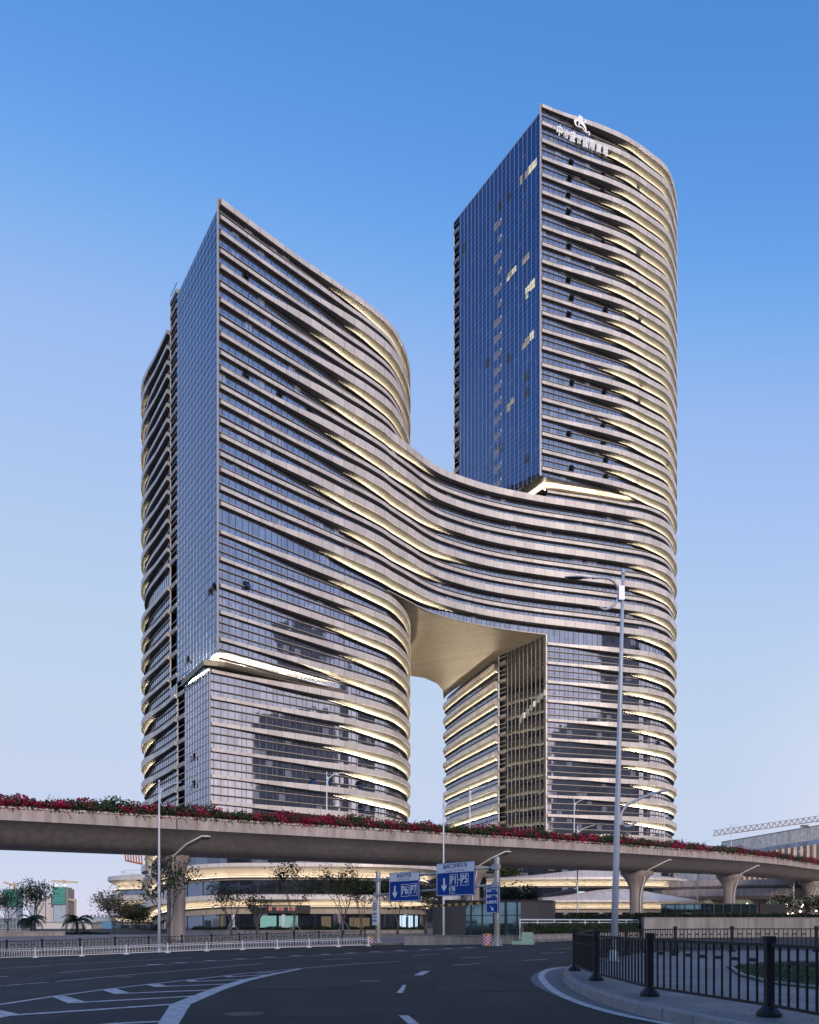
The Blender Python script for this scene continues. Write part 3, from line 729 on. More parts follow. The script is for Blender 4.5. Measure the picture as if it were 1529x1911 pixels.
while s_ < KP.L-.9:                     # kerb stones with narrow gaps
    rows = []
    for q in (s_+.008, s_+.3, s_+.6, s_+.892):
        p, n, t = KP.at(q); i_ = n*side_
        rows.append([Vector((p.x-i_.x*.03, p.y-i_.y*.03, 0)), Vector((p.x, p.y, .175)), Vector((p.x+i_.x*.025, p.y+i_.y*.025, .204)), Vector((p.x+i_.x*.168, p.y+i_.y*.168, .204)), Vector((p.x+i_.x*.168, p.y+i_.y*.168, .0))])
    mb.grid(rows, closed=True); n5 = 5; b0 = len(mb.v)-n5*4
    mb.f += [tuple(range(b0, b0+5)), tuple(range(b0+15, b0+20))[::-1]]; mb.m += [0, 0]; mb.uv += [(0, 0)]*10
    s_ += .9
o = mb.build('kerb', M_kerb); o['kind'] = 'structure'
M_gut = mat('gutter_concrete', (.12, .12, .13), .7, noise=.25, nscale=2)
mb = MB(); rows = []
for i, p in enumerate(KP.pts):
    if 3 < KP.s[i] < 24:
        n = KP.nor[i]*side_; wdt = .9*smooth(3, 5, KP.s[i])*(1-.75*smooth(9, 22, KP.s[i]))
        rows.append([Vector((p.x-n.x*(.03+wdt), p.y-n.y*(.03+wdt), .005)), Vector((p.x-n.x*.03, p.y-n.y*.03, .005))])
mb.grid(rows); o = mb.build('gutter', M_gut); o['kind'] = 'structure'
# grass bed on the island, with its low edging
gb = [G(1362, 1806, .2), G(1385, 1822, .2), G(1440, 1836, .2), G(1560, 1850, .2), G(1750, 1866, .2), G(1750, 1800, .2), G(1529, 1797, .2), G(1430, 1798, .2)]
mb = MB(); n = len(gb)
gp = [(p.x, p.y) for p in gb]
o = MB().prism(shrink(gp, -.09), .2, .232).build('grass', M_grass); o['kind'] = 'stuff'
e = MB()
for i in range(n): e.bar((gp[i][0], gp[i][1], .22), (gp[(i+1) % n][0], gp[(i+1) % n][1], .22), .1, .09)
tag(e.build('bed_edging', M_kerb), 'low stone edging round the grass bed on the island', 'edging')
rg = random.Random(3); mb = MB(); c_ = sum((Vector(p) for p in gp), Vector((0, 0)))/n
for k in range(5200):
    i = rg.randrange(n); a, b = Vector(gp[i]), Vector(gp[(i+1) % n]); u, v = rg.random()**.5, rg.random()
    p = c_+((a.lerp(b, v))-c_)*u*.97; an = rg.random()*6.28; h = rg.uniform(.05, .13); wv = Vector((math.cos(an), math.sin(an)))*.009; ln = Vector((math.cos(an+1.5), math.sin(an+1.5)))*h*.5
    mb.add([(p.x-wv.x, p.y-wv.y, .225), (p.x+wv.x, p.y+wv.y, .225), (p.x+ln.x, p.y+ln.y, .225+h)], [(0, 1, 2)])
o = mb.build('grass_blades', M_grass); o['kind'] = 'stuff'
# ---- railings
def railing(name, label, posts, h=1.18, m=M_rail, group=None, pw=.145, pitch=.215, blocks=True, closed=False, cat='railing', skip=()):
    base = sum(posts, Vector((0, 0, 0)))/len(posts); t = thing(name, label, cat, base, group)
    for p in posts:
        d = Vector((1, 0, 0)); q = MB(); k = pw
        q.box((p.x, p.y, p.z+h*.5), (k*.78, k*.78, h-.12)); q.box((p.x, p.y, p.z+h-.05), (k, k, .1)); q.box((p.x, p.y, p.z+h-.125), (k*.9, k*.9, .03))
        q.lathe((p.x, p.y, p.z), [(k*1.25, 0), (k*1.25, .05), (k*.75, .13), (k*.6, .16)], 4+8)
        q.build('post', m, t)
    for i, (a, b) in enumerate(zip(posts, posts[1:])):
        if i in skip: continue
        d = b-a; L = d.length; u = d/L; q = MB(); a2, b2 = a+u*pw*.4, b-u*pw*.4
        up = lambda z: Vector((0, 0, z))
        q.bar(a2+up(h-.13), b2+up(h-.13), .055, .05); q.bar(a2+up(.17), b2+up(.17), .05, .045)
        nb = max(2, round((L-pw)/pitch)); 
        for k in range(1, nb):
            p = a2.lerp(b2, k/nb); q.bar(p+up(.17), p+up(h-.14), .028, .028)
            if blocks and k % 2 == 1 and k+1 < nb:
                p2 = a2.lerp(b2, (k+1)/nb); q.bar(p+up(h*.69), p2+up(h*.69), .03, .055)
        q.build('panel', m, t)
    return t
fp = [G(1860, 1985, .204), G(1436, 1897, .204), G(1213, 1859, .204), G(1113, 1830, .204), G(1073, 1812, .204), G(1107, 1787, .204), G(1169, 1783, .204), G(1260.6, 1778, .204), G(1366.6, 1776, .204), G(1524, 1776, .204), G(1720, 1776, .204)]
railing('pedestrian_railing', 'black metal railing curving round the paved island in the foreground', fp)
lf = [G(x, y) for x, y in ((-70, 1788), (-3, 1786), (65, 1784), (137, 1782), (204, 1779), (268, 1777), (331, 1775), (388, 1773), (441, 1771), (493, 1769.5), (545, 1768), (592, 1767), (636, 1766), (680, 1765))]
lf = [Vector((p.x, p.y+1.2, gz(p.x, p.y+1.2))) for p in lf]
railing('pavement_railing', 'long black railing at the edge of the plaza behind the white fence', lf, h=1.2, pitch=.24)
# low white road divider
wf = [G(x, y) for x, y in ((-95, 1793), (-15, 1790.5), (66, 1788), (153, 1785), (236, 1781.5), (313, 1778.5), (386, 1775.5), (453, 1773), (518, 1771), (577, 1769), (632, 1767.5), (688, 1766))]
base = sum(wf, Vector((0, 0, 0)))/len(wf); t = thing('road_fence', 'low white hooped fence along the far kerb, in front of the black railing', 'fence', base)
for p in wf:
    q = MB(); q.box((p.x, p.y, p.z+.36), (.1, .1, .7)); q.lathe((p.x, p.y, p.z), [(.2, 0), (.2, .05), (.08, .09)], 8); q.build('post', M_white, t)
for a, b in zip(wf, wf[1:]):
    q = MB(); up = lambda z: Vector((0, 0, z)); q.bar(a+up(.1), b+up(.1), .05, .05); q.bar(a+up(.52), b+up(.52), .04, .04)
    nb = round((b-a).length/.2)
    for k in range(1, nb):
        p = a.lerp(b, k/nb); q.bar(p+up(.1), p+up(.62 if k % 2 else .56), .026, .026)
        if k % 2 and k+2 <= nb: q.bar(p+up(.62), a.lerp(b, (k+1)/nb)+up(.66), .03, .03); q.bar(a.lerp(b, (k+1)/nb)+up(.66), a.lerp(b, (k+2)/nb)+up(.62), .03, .03)
    q.build('panel', M_white, t)
# ---- ironwork in the road
M_iron = mat('cast_iron', (.030, .028, .028), .5, .4, noise=.3, nscale=9)
for nm, lab, px, py, r in (('manhole_cover', 'round iron manhole cover in the near lane at the bottom of the view', 455, 1893, .36), ('manhole_cover', 'round iron manhole cover in the middle of the road', 690, 1832, .36), ('manhole_cover', 'small iron cover near the chevron markings', 233, 1824, .3)):
    p = G(px, py); q = MB(); q.lathe((p.x, p.y, p.z-.02), [(r, 0), (r, .030), (r*.9, .032), (r*.88, .028), (.02, .030)], 24); tag(q.build(nm, M_iron), lab, 'manhole cover', 'iron covers in the road')
p = G(600, 1888); q = MB()
rgp = random.Random(9); pts = [(math.cos(a)*1.1*rgp.uniform(.8, 1.1), math.sin(a)*.8*rgp.uniform(.85, 1.1)) for a in [k*math.pi/5 for k in range(10)]]
M_patch = mat('asphalt_patch', (.019, .018, .019), .85, noise=.2, nscale=5)
for cx, cy, k in ((p.x, p.y, 1), (G(250, 1872).x, G(250, 1872).y, .9), (G(905, 1843).x, G(905, 1843).y, 1.3), (G(560, 1838).x, G(560, 1838).y, 1.6)):
    q.add([(cx+a*k, cy+b*k*1.4, gz(cx+a*k, cy+b*k*1.4)+.005) for a, b in pts], [tuple(range(10))])
o = q.build('road_patches', M_patch); o['kind'] = 'structure'
# ---- street lamps
def bez(pts, n=6):
    P_ = [Vector(p) for p in pts]; out = []
    for i in range(len(P_)-1):
        a = P_[i-1] if i else P_[0]*2-P_[1]; b, c = P_[i], P_[i+1]; e = P_[i+2] if i+2 < len(P_) else P_[-1]*2-P_[-2]
        for k in range(n):
            t = k/n; out.append(.5*((2*b)+(c-a)*t+(2*a-5*b+4*c-e)*t*t+(3*b-a-3*c+e)*t**3))
    out.append(P_[-1]); return out
def head_mb(tip, root, wid=.26, th=.11):
    mb = MB(); tip, root = Vector(tip), Vector(root); d = (root-tip); L = d.length; u = d.normalized(); s = Vector((0, 1, 0)); upv = s.cross(u)*-1
    if upv.z < 0: upv = -upv
    rows = []
    for k in range(9):
        f = k/8; w_ = wid*(math.sin(math.pi*min(1, .12+f*.75))**.7)*(1-.72*smooth(.55, 1, f)); h_ = th*(.35+.65*math.sin(math.pi*min(1, .1+f*.8)))
        c = tip+u*L*f; rows.append([c+s*math.cos(a)*w_/2+upv*math.sin(a)*h_/2*(1 if math.sin(a) > 0 else .55) for a in [2*math.pi*q/12 for q in range(12)]])
    mb.grid(rows, closed=True); n0 = len(mb.v)-12*9
    mb.f += [tuple(range(n0, n0+12))[::-1], tuple(range(n0+96, n0+108))]; mb.m += [0, 0]; mb.uv += [(0, 0)]*24
    lens = MB(); rows = []
    for f in (.12, .3, .5, .62):
        w_ = wid*.66*(math.sin(math.pi*min(1, .12+f*.75))**.7)*(1-.72*smooth(.55, 1, f)); c = tip+u*L*f-upv*(th*.33)
        rows.append([c-s*w_/2, c+s*w_/2])
    lens.grid(rows); return mb, lens
def make_lamp(name, label, H, arms, group=None, r0=.125, r1=.05, lean=0):
    t = thing(name, label, 'street lamp', (0, 0, 0), group)
    p = MB(); p.tube([(lean*z/H, 0, z) for z in (0, H*.25, H*.5, H*.75, H)], [r0, lerp(r0, r1, .22), lerp(r0, r1, .45), lerp(r0, r1, .7), r1], 16)
    p.lathe((0, 0, 0), [(r0*1.9, 0), (r0*1.9, .03), (r0*1.2, .05), (r0*1.15, .35), (r0, .4)], 16); p.build('pole', M_pole, t, smooth_=True)
    c = MB(); c.lathe((lean, 0, H), [(r1*1.3, -.12), (r1*1.4, -.05), (r1*1.1, .05), (r1*.3, .1)], 12); c.build('finial', M_pole, t, smooth_=True)
    for pts, zc, sl_h in arms:
        a = MB(); a.tube(bez(pts[1:]), [.05]+[.045]*(6*(len(pts)-2)-1)+[.03], 8); ob = a.build('lamp_arm', M_pole, t, smooth_=True)
        hb, ln = head_mb(pts[0], pts[1]); ho = hb.build('lamp_head', M_pole, t, smooth_=True); ln.build('lens', M_lens, ho)
        sgn = 1 if pts[0][0] > 0 else -1
        s = MB(); s.box((lean*zc/H+sgn*.05, 0, zc), (.2, .17, sl_h)); s.build('bracket', M_pole, t)
    return t
bl = G(1146, 1794, .2)
def LP(px, py): return ((px-1146)/F*bl.y, (px-1146)/F*bl.y*.28, HC+(CY-py)/F*bl.y-bl.z)
z7 = lambda x, y: LP(1030+x/6.37, 1040+y/6.37)
z8 = lambda x, y: LP(1030+x/6.37, 1440+y/6.37)
H_ = HC+(CY-1066)/F*bl.y-bl.z
lm = make_lamp('street_lamp', 'tall white lamp post with two curled arms standing inside the foreground railing', H_,
    [([z7(122, 312), z7(465, 278), z7(600, 264), z7(690, 268), z7(760, 310), z7(797, 370), z7(800, 440), z7(770, 530), z7(700, 598), z7(620, 632), z7(545, 605)], z7(840, 430)[2], .5),
     ([z8(1455, 185), z8(1250, 240), z8(1080, 305), z8(950, 370), z8(870, 440), z8(830, 520), z8(840, 590), z8(880, 645), z8(950, 640), z8(1035, 590)], z8(805, 570)[2], .4)], lean=.33)
lm.location = bl
AR = lambda s, z0, k=1: [(s*2.6*k, 0, z0+1.0*k), (s*1.55*k, 0, z0+.72*k), (s*.8*k, 0, z0+.42*k), (s*.3*k, 0, z0), (s*.12*k, 0, z0-.5*k), (s*.22*k, 0, z0-.95*k), (s*.55*k, 0, z0-1.1*k), (s*.9*k, 0, z0-.95*k)]
sm = make_lamp('street_lamp', 'slim white lamp post by the thick viaduct column at left', 12.9, [(AR(1, 12.2), 12.2, .4), (AR(-1, 5.2, .62), 5.2, .3)], 'slim lamp posts by the viaduct', r0=.11, r1=.055)
LMP = [(297, 1780, 12.6, 1.2, None), (828, 1752, 12.9, .9, 'slim white lamp post rising between the two blue gantry signs'),
       (1078, 1722, 12.9, .2, 'slim white lamp post just left of the foreground lamp post'), (1302, 1703, 12.6, .15, 'slim white lamp post in front of the teal glass screen'), (1482, 1703, 13, .15, 'slim white lamp post at the far right edge by the viaduct')]
for i, (px, py, hh, rz, lab) in enumerate(LMP):
    Yl = {0: 60, 1: 74, 2: 108, 3: 146, 4: 168}[i]; x = (px-CX)/F*Yl
    z = HC-(py-CY)/F*Yl
    if i == 0: sm.location = (x, Yl, z); sm.rotation_euler = (0, 0, rz)
    else: copy_tree(sm, None, (x, Yl, z), rz, lab)
# ================================================================ viaduct, gantry
M_deck = mat('viaduct_concrete', (.33, .285, .275), .65, noise=.1, nscale=.35, bump=.08, bscale=6)
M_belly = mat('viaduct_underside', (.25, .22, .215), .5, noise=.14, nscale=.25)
def streaks(m, amt=.22):
    nt = m.node_tree; b = nt.nodes['Principled BSDF']; src = b.inputs['Base Color'].links[0].from_socket
    tc = N(m, 'ShaderNodeTexCoord'); mp = N(m, 'ShaderNodeMapping'); mp.inputs['Scale'].default_value = (1.1, 1.1, .07); nt.links.new(tc.outputs['Object'], mp.inputs[0])
    nz = N(m, 'ShaderNodeTexNoise'); nz.inputs['Scale'].default_value = 1.6; nz.inputs['Detail'].default_value = 5; nt.links.new(mp.outputs[0], nz.inputs['Vector'])
    mr = N(m, 'ShaderNodeMapRange'); mr.inputs[1].default_value = .35; mr.inputs[2].default_value = .62; mr.inputs[3].default_value = 1-amt; mr.inputs[4].default_value = 1.05; nt.links.new(nz.outputs[0], mr.inputs[0])
    mx = N(m, 'ShaderNodeMix', data_type='RGBA', blend_type='MULTIPLY'); mx.inputs[0].default_value = 1; nt.links.new(src, mx.inputs[6]); nt.links.new(mr.outputs[0], mx.inputs[7]); nt.links.new(mx.outputs[2], b.inputs['Base Color'])
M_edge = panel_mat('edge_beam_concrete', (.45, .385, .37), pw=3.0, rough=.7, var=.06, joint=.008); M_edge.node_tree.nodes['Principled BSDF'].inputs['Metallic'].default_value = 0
streaks(M_edge, .3); streaks(M_deck, .28); streaks(M_belly, .2); streaks(M_conc, .3)
M_para = mat('parapet_paint', (.66, .64, .65), .6, noise=.1, nscale=1)
M_pipe = mat('drain_pipe', (.62, .61, .62), .4)
VZ = [(-95, 33), (-64, 47), (-32, 62.7), (-19.8, 69.2), (-6.2, 76.6), (7, 84.2), (18.4, 93), (29.3, 103.3), (49.8, 125), (72, 149), (98, 178)]
VP_ = Path(VZ, step=1.5)
def vz(s): 
    p = VP_.at(s)[0]; x = p.x
    return 10.5 if x < 0 else lerp(10.5, 12.7, smooth(0, 75, x)) + max(0, (x-75)*.02)
W_ = 9.6
vd = thing('viaduct', 'concrete road viaduct with a smooth rounded underside crossing in front of the towers', 'viaduct', (0, 80, 0))
def vsweep(prof, name, m, parent, mids=None, s0=0, s1=None, smooth_=False):
    rows = []; uv = []
    for q in [x for x in VP_.s if s0 <= x <= (s1 or VP_.L)]:
        p, n, t = VP_.at(q); z0 = vz(q); rows.append([Vector((p.x-n.x*o, p.y-n.y*o, z0+z)) for o, z in prof]); uv += [(q, z) for o, z in prof]
    return MB().grid(rows, mids=mids, uvs=uv).build(name, m, parent, smooth_=smooth_)
half = [(0, -.96), (.16, -1.02), (.75, -1.28), (1.4, -1.75), (2.1, -2.3), (2.8, -2.68), (3.5, -2.84), (4.8, -2.88)]
belly = half+[(W_-o, z) for o, z in reversed(half)]
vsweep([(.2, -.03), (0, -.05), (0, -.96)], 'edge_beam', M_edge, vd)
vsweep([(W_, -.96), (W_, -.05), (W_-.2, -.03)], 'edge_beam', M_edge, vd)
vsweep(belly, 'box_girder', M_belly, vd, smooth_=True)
vsweep([(.35, -.35), (W_-.35, -.35)], 'deck_surface', M_asph, vd)
vsweep([(.22, -.2), (.14, -.06), (.14, -.0), (.1, .03), (.1, .5), (.14, .54), (.5, .54), (.55, .3), (1.0, .3), (1.0, -.35)], 'planter_parapet', [M_para, M_dark], vd, mids=[1, 1, 0, 0, 0, 0, 0, 0, 0])
vsweep([(W_-1.0, -.35), (W_-1.0, .35), (W_-.1, .35), (W_-.1, -.2)], 'planter_parapet', M_para, vd)
for px in (1237, 330, 896):
    q = VP_.find(px); p, n, t = VP_.at(q); MB().box((p.x+n.x*.01, p.y+n.y*.01, vz(q)-.5), (.09, .03, .9), math.atan2(t.y, t.x)).build('expansion_joint', M_dark, vd)
def column(px, flare, w0, zb=None):
    q = VP_.find(px); p, n, t = VP_.at(q); c = p-n*(W_/2); kk = (px-CX)/F
    for _ in range(8):
        q -= (c.x-kk*c.y)/max(.2, (t.x-kk*t.y)); p, n, t = VP_.at(q); c = p-n*(W_/2)
    zt = vz(q)-2.86; zg = -.8
    mb = MB(); rows = []; rz = math.atan2(t.y, t.x)
    prof = [(0, 1.0), (zt-zg-flare[1]-.4, 1.0)]+[(zt-zg-flare[1]*(1-f)-.35, 1+(flare[0]-1)*(f**2.2)) for f in (.0, .2, .4, .6, .8, 1)]+[(zt-zg, flare[0])]
    for z, k in prof:
        r = []
        for a in range(28):
            th = 2*math.pi*a/28; ca, sa = math.cos(th), math.sin(th); ex = lambda v: math.copysign(abs(v)**.82, v)
            lx, ly = ex(ca)*w0/2*(1+(k-1)*.75), ex(sa)*w0/2*k
            r.append(Vector((c.x+t.x*lx-n.x*ly, c.y+t.y*lx-n.y*ly, zg+z)))
        rows.append(r)
    mb.grid(rows, closed=True); o = mb.build('column', M_deck, vd, smooth_=True)
    for k in (-1, 1): MB().box((c.x+n.x*k*.7, c.y+n.y*k*.7, zt+.04), (.6, .6, .12), rz).build('bearing_pad', M_dark, vd)
    # drain pipe from the edge beam down the shaft
    f = c+n*(w0*.5+.12)-t*.35; top = c+n*(w0/2*flare[0]*.9)
    f = c-t*(w0*.5*.6+.1)+n*(w0*.5+.05); e = lambda a_, o, z: (p.x+t.x*a_-n.x*o, p.y+t.y*a_-n.y*o, vz(q)+z)
    d = MB(); d.tube([e(2.0, .55, -1.32), e(2.0, .55, -1.38), e(1.3, .6, -1.38), e(.2, 1.5, -2.05), (f.x+n.x*.75, f.y+n.y*.75, zt-.12), (f.x+n.x*.7, f.y+n.y*.7, zt-.8), (f.x, f.y, zt-flare[1]-.7), (f.x, f.y, -.3)], .085, 8)
    d.build('drain_pipe', M_pipe, vd, smooth_=True)
    return c
COLS = [column(329, (1.75, 1.6), 1.62), column(880, (2.3, 2.4), 1.7), column(1188, (2.5, 2.8), 1.75), column(1362, (2.4, 2.8), 1.8), column(1512, (2.3, 2.6), 1.8)]
# bougainvillea in the planter
def leafmat(name, c1, c2, c3=None):
    m = bpy.data.materials.new(name); m.use_nodes = True; nt = m.node_tree; b = nt.nodes['Principled BSDF']
    ge = N(m, 'ShaderNodeNewGeometry'); cr = N(m, 'ShaderNodeValToRGB'); nt.links.new(ge.outputs['Random Per Island'], cr.inputs[0])
    cr.color_ramp.elements[0].color = (*c1, 1); cr.color_ramp.elements[1].color = (*c2, 1)
    if c3: e = cr.color_ramp.elements.new(.8); e.color = (*c3, 1)
    nt.links.new(cr.outputs[0], b.inputs['Base Color']); b.inputs['Roughness'].default_value = .6; b.inputs['Specular IOR Level'].default_value = .3
    return m
M_leaf = leafmat('leaf_green', (.016, .030, .012), (.05, .075, .03))
M_leafd = leafmat('leaf_dark', (.010, .018, .010), (.028, .042, .02))
M_leafb = leafmat('leaf_brown', (.05, .045, .028), (.11, .095, .055))
M_flow = leafmat('bougainvillea_bract', (.08, .007, .018), (.26, .012, .05), (.44, .018, .085))
M_bark = mat('bark', (.10, .085, .075), .85, noise=.3, nscale=6)
def leafquad(mb, c, size, rg, mi=0, asp=.6):
    a, b_ = rg.uniform(0, 6.283), rg.uniform(-1, 1); u = Vector((math.cos(a)*math.sqrt(1-b_*b_), math.sin(a)*math.sqrt(1-b_*b_), b_))
    q = Vector((rg.uniform(-1, 1), rg.uniform(-1, 1), rg.uniform(-1, 1))); v = u.cross(q)
    if v.length < 1e-3: return
    v.normalize(); u = u*size/2; v = v*size*asp/2
    o = len(mb.v); mb.v += [tuple(c-u), tuple(c+v), tuple(c+u), tuple(c-v)]; mb.f.append((o, o+1, o+2, o+3)); mb.m.append(mi); mb.uv += [(0, 0)]*4
rg = random.Random(11)
def wob(s, a, b): return math.sin(s*a)*.5+math.sin(s*b+1.7)*.5
mb = MB(); fl = MB()
q = 0.0
while q < VP_.L:
    p, n, t = VP_.at(q); z0 = vz(q); dist = p.length
    dens = 300 if dist < 110 else 170
    top = .62+.25*wob(q, .33, .81)+.15*wob(q, 1.7, 2.9); red = .40+.4*wob(q, .21, .53)+.25*wob(q, 1.1, 2.3)
    if 62 < p.x < 0: red *= .9
    for k in range(dens):
        w_ = rg.gauss(0, .36); zz = .3+abs(rg.gauss(0, .42))*top*1.5 if rg.random() < .8 else rg.uniform(.22, .55) if rg.random() < .85 else rg.uniform(-.1, .3)
        o_ = .28+w_ if zz > .35 else rg.uniform(-.18, .12)
        if zz > .45+top*1.15: continue
        c = Vector((p.x-n.x*o_+t.x*rg.uniform(-.3, .3), p.y-n.y*o_+t.y*rg.uniform(-.3, .3), z0+zz))
        cl = math.sin(c.x*3.1+c.z*4)+math.sin(c.x*1.3-c.z*3+2)
        if rg.random() < red+.28*cl: leafquad(fl, c, rg.uniform(.14, .24), rg, asp=.9)
        else: leafquad(mb, c, rg.uniform(.17, .30), rg)
    for k in range(2):
        if rg.random() < .5:        # loose shoots and hanging sprays
            l = rg.uniform(.4, 1.0); x0 = rg.uniform(-.3, .3); hang = rg.random() < .55
            for f in range(7):
                dz = -.9*l*(f/6)**1.3+.2 if hang else .7+l*f/9
                c = Vector((p.x+n.x*(.1+.15*f/6 if hang else -.3)+t.x*(x0+.06*f), p.y+n.y*(.1+.15*f/6 if hang else -.3)+t.y*(x0+.06*f), z0+dz))
                leafquad(fl if rg.random() < red*.8 else mb, c, .15, rg)
    q += .5
o = tag(mb.build('bougainvillea_leaves', M_leaf), kind='stuff'); o2 = tag(fl.build('bougainvillea_flowers', M_flow), kind='stuff')
# lamps standing on the viaduct
vl = make_lamp('viaduct_lamp', 'short lamp post on the viaduct before the left tower front', 7.2, [(AR(1, 6.6, .8), 6.6, .3)], 'lamp posts on the viaduct', r0=.09, r1=.05)
for i, (px, rz, lab) in enumerate(((610, .5, None), (877, .4, 'short lamp post on the viaduct before the lit curved wall of the gate'), (1072, .4, 'short lamp post on the viaduct left of the tall foreground lamp post'), (1365, .3, 'short lamp post on the viaduct under the tip of the crane jib'), (1240, .3, 'short lamp post on the viaduct at the foot of the right tower'))):
    q = VP_.find(px); p, n, t = VP_.at(q); o_ = W_-1.1; c = p-n*o_
    k = (px-CX)/F; 
    for _ in range(6):
        q -= (c.x-k*c.y)/max(.2, (t.x-k*t.y)); p, n, t = VP_.at(q); c = p-n*o_
    if i == 0: vl.location = (c.x, c.y, vz(q)-.35); vl.rotation_euler = (0, 0, rz)
    else: copy_tree(vl, None, (c.x, c.y, vz(q)-.35), rz, lab)
# ---- text
def text_mesh(body, size, thick=0, align='CENTER', spacing=1):
    cu = bpy.data.curves.new('lettering', 'FONT'); cu.body = body; cu.size = size; cu.align_x = align; cu.align_y = 'CENTER'; cu.space_character = spacing
    cu.offset = thick; cu.extrude = 0; cu.resolution_u = 3
    ob = bpy.data.objects.new('lettering', cu); C.objects.link(ob)
    bpy.context.view_layer.update(); dg = bpy.context.evaluated_depsgraph_get()
    me = bpy.data.meshes.new_from_object(ob.evaluated_get(dg), depsgraph=dg)
    bpy.data.objects.remove(ob); bpy.data.curves.remove(cu); return me
def text(name, body, size, m, parent, org, u, v, thick=0, align='CENTER', depth=0, sx=1, spacing=1, shear=0):
    me = text_mesh(body, size, thick, align, spacing); mb = MB(); u, v = Vector(u), Vector(v); n = u.cross(v); org = Vector(org)
    vs = [org+u*(p.co.x*sx+shear*p.co.y)+v*p.co.y for p in me.vertices]; fs = [tuple(f.vertices) for f in me.polygons]
    mb.add([q+n*depth for q in vs], fs)
    if depth > .03:
        ed = {}
        for f in fs:
            for a, b in zip(f, f[1:]+f[:1]): ed[(a, b)] = ed.get((a, b), 0)+1
        o = len(mb.v); mb.v += [tuple(q) for q in vs]
        for (a, b) in ed:
            if (b, a) not in ed: mb.f.append((b, a, o+a, o+b)[::1]); mb.m.append(0); mb.uv += [(0, 0)]*4
    bpy.data.meshes.remove(me); return mb.build(name, m, parent)
# ---- sign gantry
M_galv = mat('galvanised_steel', (.42, .44, .47), .38, .6, noise=.15, nscale=3)
M_sblue = mat('sign_blue', (.003, .046, .27), .5, spec=.2); M_swht = mat('sign_white', (.62, .66, .76), .45); M_slet = mat('sign_letter', (.72, .76, .84), .45)
M_red = mat('sign_red', (.55, .02, .03), .45); M_blk = mat('sign_black', (.02, .02, .022), .5); M_yel = mat('safety_yellow', (.50, .30, .06), .5, noise=.2, nscale=4)
GL = Vector(((706-CX)/F*64, 64, -.42)); GR = Vector(((928-CX)/F*54, 54, -.08))
U = (GR-GL); U.z = 0; GLEN = U.length; U.normalize(); NV = Vector((U.y, -U.x, 0)); UPV = Vector((0, 0, 1))
gt = thing('sign_gantry', 'steel gantry of two posts and two beams carrying the blue parking signs', 'gantry', GL)
def GP(t, z): 
    p = GL+U*t; return Vector((p.x, p.y, z+GL.z+(GR.z-GL.z)*t/GLEN))
def stripes(mb_y, mb_k, c, r, z0, z1, turns=4):
    pass
for t_, p in ((0, GL), (GLEN, GR)):
    q = MB(); q.lathe(p, [(.42, 0), (.42, .05), (.2, .06), (.19, .5), (.19, 6.0), (.05, 6.05)], 20)
    for a in range(4): q.bar(p+Vector((math.cos(a*1.57+.4)*.36, math.sin(a*1.57+.4)*.36, .05)), p+Vector((math.cos(a*1.57+.4)*.19, math.sin(a*1.57+.4)*.19, .5)), .03, .1)
    po = q.build('post', M_galv, gt)
    sl = MB(); rows = []; nseg = 20                      # slanting warning stripes round the post foot
    for i in range(13):
        z = .75+i*.1; rows.append([p+Vector((.196*math.cos(2*math.pi*(k/nseg+i/11)), .196*math.sin(2*math.pi*(k/nseg+i/11)), z)) for k in range(nseg)])
    sl.grid(rows, mids=[(k//2) % 2 for k in range(nseg)], closed=True); sl.build('warning_stripes', [M_blk, M_yel], po)
for z in (4.15, 5.35):
    q = MB(); q.tube([GP(-.25, z), GP(GLEN+.25, z)], .085, 12); q.build('beam', M_galv, gt, smooth_=True)
    for t_ in (0, GLEN):
        q = MB(); q.lathe(GP(t_, z), [(.26, -.14), (.26, .14)], 16); q.box(GP(t_, z)+NV*.16, (.5, .22, .34), math.atan2(U.y, U.x)); q.build('clamp', M_galv, gt)
def panel(name, label, cat, t0, t1, z0, z1, off=.2, head=0, rim=M_slet, face=M_sblue, parent=None):
    a, b = GP(t0, z0)+NV*off, GP(t1, z0)+NV*off; c = (GP((t0+t1)/2, (z0+z1)/2))+NV*off; rz = math.atan2(U.y, U.x)
    t = thing(name, label, cat, c)
    W2, H2 = (t1-t0), (z1-z0)
    MB().box(c, (W2, .05, H2), rz).build('sign_board', face, t)
    e = NV*.029; uu = (b-a).normalized(); q = MB(); k = .035
    for o_, sx, sz in ((UPV*(H2/2-.05), W2-.06, k), (-UPV*(H2/2-.05), W2-.06, k)): q.box(c+o_+e, (sx, .012, sz), rz)
    for s_ in (-1, 1): q.box(c+uu*s_*(W2/2-.05)+e, (k, .012, H2-.13), rz)
    q.build('border', rim, t)
    if head: MB().box(c+UPV*(H2/2-head/2-.09)+NV*.031, (W2-.16, .012, head), rz).build('header', M_swht, t)
    b2 = MB()
    for s_ in (-.3, .3): b2.bar(c+uu*s_*W2-NV*.03-UPV*H2*.45, c+uu*s_*W2-NV*.03+UPV*H2*.45, .08, .05)
    b2.build('back_rail', M_galv, t)
    return t, c, uu, W2, H2
TU = (GR-GL).normalized()
def arrow(t, c, u, s, rot=0):
    pts = [(-.09, .5), (.09, .5), (.09, -.12), (.27, .06), (.27, -.16), (0, -.5), (-.27, -.16), (-.27, .06), (-.09, -.12)]
    cr, sr = math.cos(rot), math.sin(rot)
    MB().add([c+u*((x*cr-y*sr)*s)+UPV*((x*sr+y*cr)*s)+NV*.034 for x, y in pts], [(0, 1, 2, 8), (2, 3, 4, 5), (8, 2, 5), (8, 5, 6, 7)]).build('arrow', M_slet, t)
